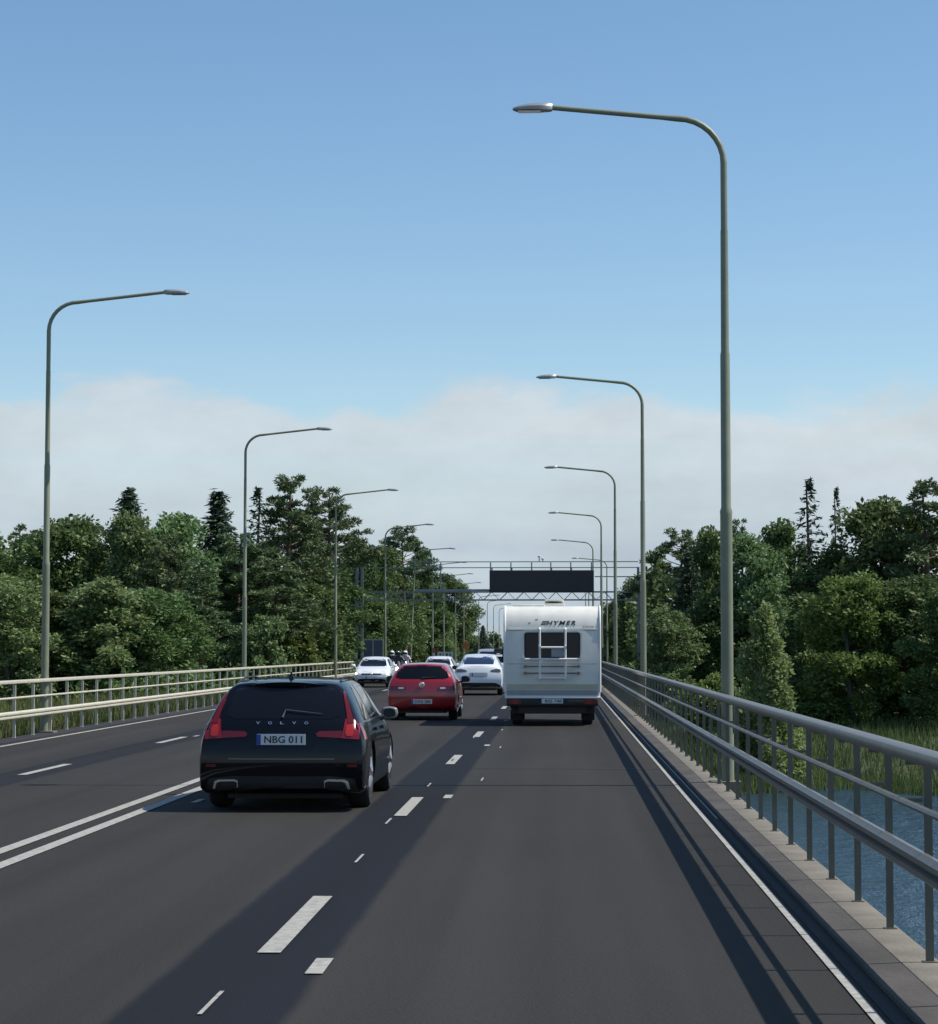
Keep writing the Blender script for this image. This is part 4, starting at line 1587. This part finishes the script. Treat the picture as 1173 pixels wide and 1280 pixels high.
def rider(label, mat, hel):
    J = [(0, -.22, .98, .15), (0, -.10, 1.15, .155), (0, .06, 1.36, .17), (0, .13, 1.47, .07), (0, .18, 1.54, .085),
         (-.19, .07, 1.40, .075), (-.30, .20, 1.20, .058), (-.36, .29, 1.06, .04), (.19, .07, 1.40, .075), (.30, .20, 1.20, .058), (.36, .29, 1.06, .04),
         (-.13, -.18, .95, .10), (-.25, .18, .80, .075), (-.22, -.14, .48, .055), (-.22, .02, .38, .045), (.13, -.18, .95, .10), (.25, .18, .80, .075), (.22, -.14, .48, .055), (.22, .02, .38, .045)]
    E = [(0, 1), (1, 2), (2, 3), (3, 4), (2, 5), (5, 6), (6, 7), (2, 8), (8, 9), (9, 10), (0, 11), (11, 12), (12, 13), (13, 14), (0, 15), (15, 16), (16, 17), (17, 18)]
    o = skin_body('person', J, E, mat)
    tag(o, label, 'person', 'motorcycle riders')
    b = MB()
    b.lathe([(.03, 1.44), (.11, 1.46), (.135, 1.52), (.142, 1.59), (.13, 1.66), (.09, 1.72), (.03, 1.745)], 18, c=(0, .19, 0))
    h = b.build('helmet', hel, o)
    b = MB()
    for k in range(9):
        q = R(-60 + 15 * k)
        b.add([(.148 * math.sin(q), .19 + .148 * math.cos(q), 1.55), (.148 * math.sin(q), .19 + .148 * math.cos(q), 1.64)], [])
    b.f = [(2 * k, 2 * k + 2, 2 * k + 3, 2 * k + 1) for k in range(8)]
    b.build('visor', M['glass_dark'], h)
    for s_ in (-1, 1):                                # gloved fingers closed round the grips
        b = MB()
        for k in range(4):
            x = s_ * (.325 + .022 * k)
            l = (.95, 1.05, 1.0, .85)[k]
            b.tube([(x, .27, 1.075), (x, .27 + .05 * l, 1.075), (x, .27 + .065 * l, 1.045), (x, .27 + .045 * l, 1.012), (x, .275, 1.005)], [.011, .0105, .010, .009, .007], 6)
        b.tube([(s_ * .315, .25, 1.06), (s_ * .30, .27, 1.02), (s_ * .305, .30, 1.0)], [.013, .011, .009], 6)
        b.build('glove', M['cloth_black'], o)
    return o


for px, Y, fair, jk, hel, lm, lr in ((490.5, 128, 'white', 'cloth_black', 'white', 'white-fronted motorcycle right behind the white oncoming hatchback', 'rider in black with a white helmet, close behind the white oncoming hatchback'),
                                     (498.5, 116, 'black_plastic', 'cloth_grey', 'smoke_lens', 'dark motorcycle with a bright headlight at the red hatchback\'s left edge', 'rider in dark grey behind the bright headlight'),
                                     (507.0, 126, 'silver_paint', 'cloth_white', 'white', 'motorcycle hidden behind the red hatchback under the pale-jacketed rider', 'rider in a pale jacket just above the red hatchback\'s roof')):
    m_ = motorcycle(lm, M[fair])
    m_.location = (xat(px, Y), Y, 0)
    m_.rotation_euler = (0, 0, math.pi)
    r_ = rider(lr, M[jk], M[hel])
    r_.location = m_.location
    r_.rotation_euler = (0, 0, math.pi)

# ------------------------------------------------------------------ vegetation
def leaves(cen, size, rng, aspect=0.55, outward=None, up=0.0):
    n = len(cen)
    t = rng.normal(size=(n, 3))
    t[:, 2] *= 0.6
    if outward is not None:
        t += outward * 1.0
    t[:, 2] -= up
    t /= np.linalg.norm(t, axis=1, keepdims=True) + 1e-9
    q = rng.normal(size=(n, 3))
    bvec = np.cross(t, q)
    bvec /= np.linalg.norm(bvec, axis=1, keepdims=True) + 1e-9
    s = size[:, None]
    v = np.empty((n, 4, 3))
    v[:, 0] = cen - t * s
    v[:, 1] = cen + bvec * s * aspect
    v[:, 2] = cen + t * s
    v[:, 3] = cen - bvec * s * aspect
    return v.reshape(-1, 3)


def quad_mesh(name, v):
    me = bpy.data.meshes.new(name)
    n = len(v) // 4
    me.vertices.add(len(v))
    me.vertices.foreach_set('co', v.astype('f').ravel())
    me.loops.add(n * 4)
    me.loops.foreach_set('vertex_index', np.arange(n * 4, dtype='i'))
    me.polygons.add(n)
    me.polygons.foreach_set('loop_start', np.arange(0, n * 4, 4, dtype='i'))
    me.update()
    me.validate()
    return me


def clump_cloud(rng, centers, radii, per, flat=0.75, size=.16, aspect=.55, up=.1):
    cs, ou = [], []
    for c_, r_ in zip(centers, radii):
        k = max(8, int(per * (r_ / np.mean(radii)) ** 2))
        d_ = rng.normal(size=(k, 3))
        d_ /= np.linalg.norm(d_, axis=1, keepdims=True)
        rad = r_ * (rng.random(k) ** .45)
        p = d_ * rad[:, None]
        p[:, 2] *= flat
        cs.append(c_ + p)
        ou.append(d_)
    cs = np.concatenate(cs)
    ou = np.concatenate(ou)
    return leaves(cs, size * (0.65 + .7 * rng.random(len(cs))), rng, aspect, ou, up)


def crown_broad(seed, H=9, Rr=2.6, base=1.4, n=70, per=95, size=.15, top=.8, lean=0):
    rng = np.random.default_rng(seed)
    cen, rad = [], []
    for i in range(n):
        t = (i + rng.random()) / n
        z = base + (H - base - .4) * t
        env = Rr * (math.sin(math.pi * (0.12 + .80 * t ** top)) ** .75) * (0.8 + .35 * rng.random())
        a = rng.random() * 2 * math.pi
        rr = env * (0.12 + .83 * rng.random() ** .6)
        cen.append((rr * math.cos(a) + lean * t, rr * math.sin(a), z + rng.normal() * .15))
        rad.append(Rr * (.17 + .19 * rng.random()))
    limbs = [(cen[i], .04) for i in range(0, n, 5)]
    return clump_cloud(rng, np.array(cen), np.array(rad), per, .8, size), limbs


def crown_pine(seed, H=10, Rr=2.2, base=.42, n=44, per=110):
    rng = np.random.default_rng(seed)
    cen, rad = [], []
    for i in range(n):
        t = (i + rng.random()) / n
        z = H * (base + (1 - base) * t)
        env = Rr * (1.0 - .82 * t ** 1.5) * (.55 + .6 * rng.random())
        a = i * 2.4 + rng.normal() * .4
        m = 2 if t < .8 else 1
        for k in range(m):
            f = .5 + .5 * (k + 1) / m
            cen.append((env * f * math.cos(a), env * f * math.sin(a), z + .25 * f * env * .4 - .1))
            rad.append((.34 + .28 * rng.random()) * (1.15 - .5 * t))
    limbs = [(cen[i], .035) for i in range(0, len(cen), 2)]
    return clump_cloud(rng, np.array(cen), np.array(rad), per * .8, .5, .13, .24, -.35), limbs


def crown_spruce(seed, H=10, Rr=1.9, base=.12, tiers=26, dens=1.0, sparse=False):
    rng = np.random.default_rng(seed)
    cs, ou, limbs = [], [], []
    nb_tot = int(tiers * (8 if not sparse else 4))
    for i in range(nb_tot):
        t = ((i + rng.random()) / nb_tot) ** .85
        z = H * (base + (1 - base) * t)
        l = (Rr * (1 - t) ** .95 + .05) * (.55 + .6 * rng.random())
        a = i * 2.399 + rng.normal() * .3
        m = int((30 if not sparse else 22) * dens * (l + .25))
        s_ = rng.random(m) ** .6
        dx, dy = math.cos(a), math.sin(a)
        droop = -.38 * s_ * l + .22 * (s_ ** 3) * l
        wv = (.07 + .16 * (1 - s_) * min(1, l)) * (1.0 if not sparse else .6)
        p = np.stack([dx * s_ * l, dy * s_ * l, z + droop], 1) + rng.normal(size=(m, 3)) * wv[:, None] * np.array([1, 1, .8])
        p[:, 2] -= np.abs(rng.normal(size=m)) * .10 * s_
        cs.append(p)
        ou.append(np.tile([dx, dy, -.4], (m, 1)))
        if i % 3 == 0:
            limbs.append(((dx * l * .9, dy * l * .9, z - .18 * l), .018))
    tip = np.stack([rng.normal(size=60) * .05, rng.normal(size=60) * .05, H * (1 - rng.random(60) * .05)], 1)
    cs.append(tip)
    ou.append(np.tile([0, 0, 1.0], (60, 1)))
    cs = np.concatenate(cs)
    ou = np.concatenate(ou)
    return leaves(cs, .12 * (.7 + .6 * rng.random(len(cs))), rng, .3, ou, .2), limbs


def crown_column(seed, H=5.5, Rr=1.6, n=80, per=170, size=.08):
    rng = np.random.default_rng(seed)
    cen, rad = [], []
    for i in range(n):
        t = (i + rng.random()) / n
        z = .3 + (H - .5) * t
        env = Rr * (1 - t) ** .75 * (1 if t > .12 else .8) + .08
        a = rng.random() * 6.28
        rr = env * (.4 + .5 * rng.random())
        cen.append((rr * math.cos(a), rr * math.sin(a), z))
        rad.append(.20 + .22 * (1 - t) + .1 * rng.random())
    limbs = [(cen[i], .03) for i in range(0, n, 4)]
    return clump_cloud(rng, np.array(cen), np.array(rad), per, 1.25, size, .45, -.15), limbs


def trunk_mesh(seed, H, r, limbs, bend=.15):
    rng = random.Random(seed)
    b = MB()
    n = 9
    ph = rng.random() * 6
    ax = lambda z: (bend * math.sin(z / H * 3 + ph) - bend * math.sin(ph), bend * math.cos(z / H * 2.5 + ph) - bend * math.cos(ph))
    pts = [(*ax(H * k / n), H * k / n - .3 * (k == 0)) for k in range(n + 1)]
    b.tube(pts, [r * (1.25 if k == 0 else 1) * (1 - .9 * k / n) + .012 for k in range(n + 1)], 9)
    for (x, y, z), lr in limbs:
        z0 = max(.3, z - .45 * math.hypot(x, y))
        z0 = min(z0, H * .97)
        a = ax(z0)
        p0 = Vector((a[0], a[1], z0))
        p1 = Vector((x, y, z))
        mid = p0.lerp(p1, .55) + Vector((0, 0, -.06))
        q = max(lr, r * .4 * (1 - z0 / H))
        b.tube([p0, mid, p1], [q, q * .7, q * .25], 5, False)
    return b.mesh('trunk')


PROTO = {}


def proto(kind, i, crown, leafm, bark, H, r, bend=.15):
    v, limbs = crown
    PROTO[(kind, i)] = (quad_mesh('crown', v), trunk_mesh(i + len(PROTO) * 3, H, r, limbs, bend), M[leafm], M[bark], H)


for i in range(3):
    proto('broad', i, crown_broad(11 + i, 9, (2.7, 2.4, 3.0)[i], (1.3, 1.0, 1.6)[i], (100, 95, 110)[i], 170, .12, (.8, .7, .9)[i]), 'leaf', 'bark', 8.2, .17)
for i in range(2):
    proto('light', i, crown_broad(31 + i, 9, 2.4, .8, 100, 170, .118, .75), 'leaf_light', 'bark_grey', 8.3, .14)
proto('yellow', 0, crown_broad(41, 8, 2.6, 1.3, 85, 150, .12, .8), 'leaf_yellow', 'bark_grey', 7.2, .15)
for i in range(3):
    proto('pine', i, crown_pine(51 + i, 10, (2.2, 1.9, 2.6)[i], (.42, .35, .62)[i], (50, 48, 44)[i], 170), 'needle', 'bark_pine', 9.7, .17)
for i in range(2):
    proto('spruce', i, crown_spruce(61 + i, 10, (2.0, 1.7)[i], .1, 34, 1.1), 'spruce', 'bark', 9.9, .14, .04)
proto('thin', 0, crown_spruce(71, 10, 1.5, .3, 18, .9, True), 'spruce', 'bark', 9.9, .10, .06)
proto('column', 0, crown_column(81), 'leaf_pale', 'bark_grey', 5.0, .07)
for i in range(2):
    rng_ = 91 + i
    proto('bush', i, crown_broad(rng_, 3, 1.7, .25, 46, 100, .12, .7), ('leaf_light', 'leaf_yellow')[i], 'bark', 2.3, .05)
PH = {'broad': 9.0, 'light': 9.0, 'yellow': 8.0, 'pine': 10.0, 'spruce': 10.0, 'thin': 10.0, 'column': 5.5, 'bush': 3.0}
PW = {'broad': 5.6, 'light': 5.2, 'yellow': 5.4, 'pine': 4.4, 'spruce': 3.6, 'thin': 3.0, 'column': 3.0, 'bush': 3.6}
NAME = {'broad': 'broadleaf_tree', 'light': 'broadleaf_tree', 'yellow': 'broadleaf_tree', 'pine': 'pine_tree', 'spruce': 'spruce_tree', 'thin': 'spruce_tree', 'column': 'young_tree', 'bush': 'bush'}
PROTO_OBJ = {}
trng = random.Random(5)


def tree(kind, i, px, ytop, wpx, Y, label, group, rz=None, dz=0):
    X = xat(px, Y)
    zg = ground(X, Y) - .05 + dz
    H = zat(px, ytop, Y) - zg
    W = wpx * Y / F * (1.18 if kind in ('broad', 'light', 'yellow') else 1.1)
    key = (kind, i)
    cr, tk, lm, bm_, H0 = PROTO[key]
    if key not in PROTO_OBJ:
        root = empty(NAME[kind])
        link_mesh('trunk', tk, bm_, root)
        link_mesh('crown', cr, lm, root, 0)
        PROTO_OBJ[key] = root
    else:
        root = copy_tree(PROTO_OBJ[key])
    root.location = (X, Y, zg)
    root.rotation_euler = (0, 0, trng.random() * 6.28 if rz is None else rz)
    sw = W / PW[kind]
    root.scale = (sw, sw, H / PH[kind])
    root.name = NAME[kind]
    tag(root, label, 'bush' if kind == 'bush' else 'tree', group)
    return root


GL, GR = 'trees of the wood on the left', 'trees of the wood on the right'
# kind, proto, px, top y, width px, depth, label
for a in [
    ('broad', 0, -30, 652, 150, 100, 'dark broadleaf tree cut off by the left picture edge'),
    ('pine', 1, 28, 655, 95, 112, 'dark pine top left of the nearest left lamp pole'),
    ('broad', 2, 80, 645, 120, 104, 'dark round-topped tree right behind the nearest left lamp pole'),
    ('pine', 0, 118, 655, 90, 112, 'pine between the nearest left lamp pole and the pale green trees'),
    ('spruce', 0, 160, 611, 150, 122, 'pointed spruce tip rising above the pale green trees on the left'),
    ('light', 0, 168, 640, 105, 103, 'pale green broadleaf tree in front of the left spruce tip'),
    ('light', 1, 222, 641, 120, 106, 'pale green tree between the two spruce tips'),
    ('spruce', 1, 271, 615, 165, 118, 'pointed spruce just left of the second left lamp pole'),
    ('thin', 0, 321, 610, 105, 126, 'sparse see-through conifer right of the second left lamp pole'),
    ('pine', 0, 362, 592, 125, 122, 'tallest pine of the left wood, with a narrow dark top'),
    ('pine', 2, 404, 610, 95, 130, 'pine with a brownish round top touching the third left lamp pole'),
    ('broad', 1, 300, 690, 130, 112, 'dark tree filling the gap under the sparse conifer'),
    ('broad', 0, 395, 700, 110, 128, 'dark tree below the tall pines beside the third left lamp pole'),
    ('broad', 1, 444, 680, 75, 168, 'dark tree just right of the third left lamp pole'),
    ('broad', 2, 472, 683, 70, 184, 'dark tree behind the fourth left lamp pole'),
    ('pine', 2, 506, 658, 78, 200, 'flat-topped pine standing above the fourth left lamp arm'),
    ('broad', 0, 496, 715, 72, 205, 'tree below the flat-topped pine, behind the gantry truss'),
    ('broad', 1, 534, 716, 62, 262, 'tree rising just behind the gantry truss, left of the sky gap'),
    ('broad', 2, 566, 722, 58, 350, 'last tall tree of the left wood, overhanging the sky gap'),
    ('light', 0, 538, 765, 54, 262, 'low lighter tree below the gantry truss'),
    ('spruce', 0, 604, 782, 30, 330, 'small dark conifer alone in the sky gap between the far lamps'),
    ('bush', 0, 585, 792, 34, 380, 'round bush below the overhanging tree at the sky gap'),
    ('broad', 1, 619, 793, 26, 420, 'low distant tree beside the motorhome\'s left edge'),
    # lower, nearer growth along the left
    ('light', 1, 8, 718, 120, 88, 'lit leafy tree low at the left edge behind the railing'),
    ('broad', 1, 60, 740, 110, 90, 'dark low tree right behind the nearest left lamp pole'),
    ('light', 0, 130, 722, 130, 90, 'round lit tree low in front of the left spruce tip'),
    ('broad', 2, 190, 735, 120, 92, 'dark low tree right of the round lit one'),
    ('pine', 1, 250, 700, 110, 96, 'layered pine in the front row left of the second left lamp pole'),
    ('pine', 0, 340, 695, 130, 108, 'layered pine in the front row right of the second left lamp pole'),
    ('broad', 0, 388, 728, 90, 120, 'dark front-row tree left of the third left lamp pole'),
    ('pine', 2, 292, 668, 110, 110, 'broad pine between the pointed spruce and the sparse conifer, a row nearer'),
    ('pine', 1, 425, 690, 70, 150, 'slim pine right of the third left lamp pole'),
    ('pine', 0, 205, 668, 90, 100, 'feathery pine between the pale green trees on the left'),
    ('bush', 0, 330, 765, 80, 104, 'tall pale bush behind the railing, right of the second left lamp pole'),
    ('bush', 1, 372, 780, 75, 112, 'yellow-green bush behind the black estate car roof'),
    ('light', 1, 421, 778, 44, 132, 'pale shrubby tree just right of the third left lamp pole base'),
    ('broad', 2, 470, 745, 70, 160, 'dark tree behind the grey-blue screen'),
    ('bush', 0, 405, 795, 60, 122, 'low pale bush left of the third left lamp pole base'),
    ('broad', 1, 512, 760, 52, 212, 'dark tree right of the leaning lamp pole'),
]:
    tree(*a, GL)
for a in [
    ('pine', 0, 1165, 598, 130, 108, 'tall pine at the right picture edge'),
    ('broad', 2, 1105, 622, 140, 110, 'big dark broadleaf tree right of the sparse conifers'),
    ('thin', 0, 1048, 610, 60, 116, 'thinner of the two sparse conifers on the right'),
    ('thin', 0, 1014, 599, 105, 112, 'taller sparse conifer standing against the sky on the right'),
    ('broad', 0, 1040, 690, 120, 112, 'dark tree below the sparse conifers'),
    ('broad', 1, 978, 655, 100, 114, 'tree with a rounded top left of the sparse conifers'),
    ('pine', 1, 925, 648, 70, 124, 'dark tree top just right of the nearest right lamp pole'),
    ('light', 1, 940, 668, 95, 106, 'drooping grey-green tree right of the nearest right lamp pole'),
    ('broad', 1, 888, 663, 80, 122, 'dark tree left of the nearest right lamp pole'),
    ('pine', 2, 848, 662, 85, 130, 'dark pine with a bushy top right of the second right lamp pole'),
    ('spruce', 0, 862, 690, 90, 120, 'dark spruce between the first two right lamp poles'),
    ('spruce', 1, 822, 695, 60, 150, 'narrow spruce right behind the second right lamp pole'),
    ('broad', 2, 800, 722, 60, 172, 'dark tree behind the right gantry column'),
    ('broad', 0, 775, 745, 50, 215, 'low dark tree between the third and second right lamp poles'),
    ('broad', 1, 758, 768, 40, 290, 'farthest low tree right of the motorhome roof'),
    ('broad', 0, 900, 735, 110, 106, 'dark undergrowth tree behind the nearest right lamp pole'),
    ('yellow', 0, 1065, 718, 120, 98, 'yellow-green broadleaf tree in the right wood'),
    ('broad', 2, 1135, 720, 120, 99, 'dark leafy tree right of the yellow-green one'),
    ('broad', 1, 1185, 735, 110, 95, 'dark leafy tree cut off by the right picture edge'),
    ('broad', 1, 1010, 745, 100, 102, 'dark tree between the pale pointed one and the yellow-green one'),
    ('column', 0, 955, 756, 105, 80, 'pale pointed young tree above the right railing'),
    ('light', 0, 838, 760, 92, 103, 'round lit bushy tree right of the second right lamp pole'),
    ('bush', 1, 888, 838, 75, 92, 'low yellow-green bush left of the nearest right lamp pole'),
    ('bush', 0, 915, 855, 50, 88, 'low pale bush behind the nearest right lamp pole'),
    ('bush', 1, 1030, 868, 70, 98, 'low bush at the wood edge above the reeds'),
    ('bush', 0, 1120, 862, 80, 99, 'low bush at the wood edge near the right picture edge'),
]:
    tree(*a, GR)


# what nobody could count: undergrowth and the depth of the woods, reeds, grass
def mass(name, spots, mat, size, label, cat):
    rng = np.random.default_rng(len(spots))
    cen = np.array([p[:3] for p in spots])
    rad = np.array([p[3] for p in spots])
    v = clump_cloud(rng, cen, rad, 70, .9, size)
    return tag(link_mesh(name, quad_mesh(name, v), mat, None, 0), label, cat, kind='stuff')


rg = random.Random(12)
sp = []
for k in range(620):
    px = rg.uniform(-90, 590)
    Y = max(rg.uniform(118, 150), 15.5 * F / (700 - px) * rg.uniform(1.0, 1.12))
    X = xat(px, Y)
    sp.append((X, Y, ground(X, Y) + rg.uniform(.2, 1) ** 1.1 * (7.2 if px < 420 else 5.2) * (Y / 130 if Y < 200 else 1.4), rg.uniform(.7, 1.2)))
for k in range(420):
    px = rg.uniform(765, 1260)
    Y = max(rg.uniform(116, 140), 5.2 * F / (px - 700) * 1.08)
    X = xat(px, Y)
    sp.append((X, Y, ground(X, Y) + rg.uniform(.1, 1) * 6.6, rg.uniform(.7, 1.2)))
mass('wood_interior', sp, M['leaf'], .2, 'dark depth of the woods behind the front trees on both sides', 'woodland')
sp = []
for k in range(260):
    px = rg.uniform(-90, 470)
    Y = max(rg.uniform(84, 112), 12.8 * F / (700 - px) * rg.uniform(1.0, 1.1))
    X = xat(px, Y)
    sp.append((X, Y, ground(X, Y) + rg.uniform(.0, .9), rg.uniform(.35, .75)))
for k in range(150):
    px = rg.uniform(790, 1260)
    Y = max(rg.uniform(99, 112), 4.2 * F / (px - 700) * 1.05)
    X = xat(px, Y)
    sp.append((X, Y, ground(X, Y) + rg.uniform(.0, 1.0), rg.uniform(.35, .8)))
mass('undergrowth', sp, M['leaf'], .13, 'low dark undergrowth along the foot of both woods', 'undergrowth')
sp = []
for k in range(330):
    X = rg.uniform(-170, 190)
    Y = rg.uniform(560, 700)
    if -13 < X < 6:
        continue
    sp.append((X, Y, rg.uniform(.5, 7.5) * (0.6 + .4 * math.sin(X * .11) ** 2), rg.uniform(1.5, 3)))
mass('distant_wood', sp, M['leaf'], .6, 'low distant wood on the horizon beyond the road', 'woodland')


def blades(name, n, place, hmin, hmax, wd, mat, label, seed):
    rng = np.random.default_rng(seed)
    v = np.empty((n, 4, 3))
    k = 0
    while k < n:
        x, y = place(rng)
        z = ground(x, y)
        h = rng.uniform(hmin, hmax)
        a = rng.random() * math.pi
        l = rng.normal(size=2) * h * .22
        dx, dy = math.cos(a) * wd, math.sin(a) * wd
        v[k, 0] = (x - dx, y - dy, z - .05)
        v[k, 1] = (x + dx, y + dy, z - .05)
        v[k, 2] = (x + l[0] + dx * .25, y + l[1] + dy * .25, z + h)
        v[k, 3] = (x + l[0] - dx * .25, y + l[1] - dy * .25, z + h)
        k += 1
    return tag(link_mesh(name, quad_mesh(name, v.reshape(-1, 3)), mat, None, 0), label, 'grass', kind='stuff')


def pl_reed(rng):
    while True:
        x = rng.uniform(2.6, 45)
        t = rng.random() ** 1.3 * 30 - 1.0
        y = shore(x) + t
        if math.sin(x * 1.1 + y * .5) + math.sin(x * .37 - y * .23) > -1.2 or rng.random() < .4:
            return x, y


blades('reeds', 60000, pl_reed, .2, .6, .022, M['reed'], 'green reeds and tall grass on the far bank above the water', 3)


def pl_left(rng):
    y = rng.uniform(34, 116)
    return -11.25 - rng.random() ** 1.5 * 14, y


blades('verge_grass', 34000, pl_left, .15, .55, .018, M['grass'], 'uncut grass on the verge behind the left railing', 4)


def pl_far(rng):
    if rng.random() < .5:
        return rng.uniform(2.4, 7), rng.uniform(119, 190)
    return rng.uniform(-13.5, -11.2), rng.uniform(119, 190)


blades('roadside_grass', 9000, pl_far, .15, .5, .03, M['grass'], 'yellowish grass beside the road beyond the bridge', 5)
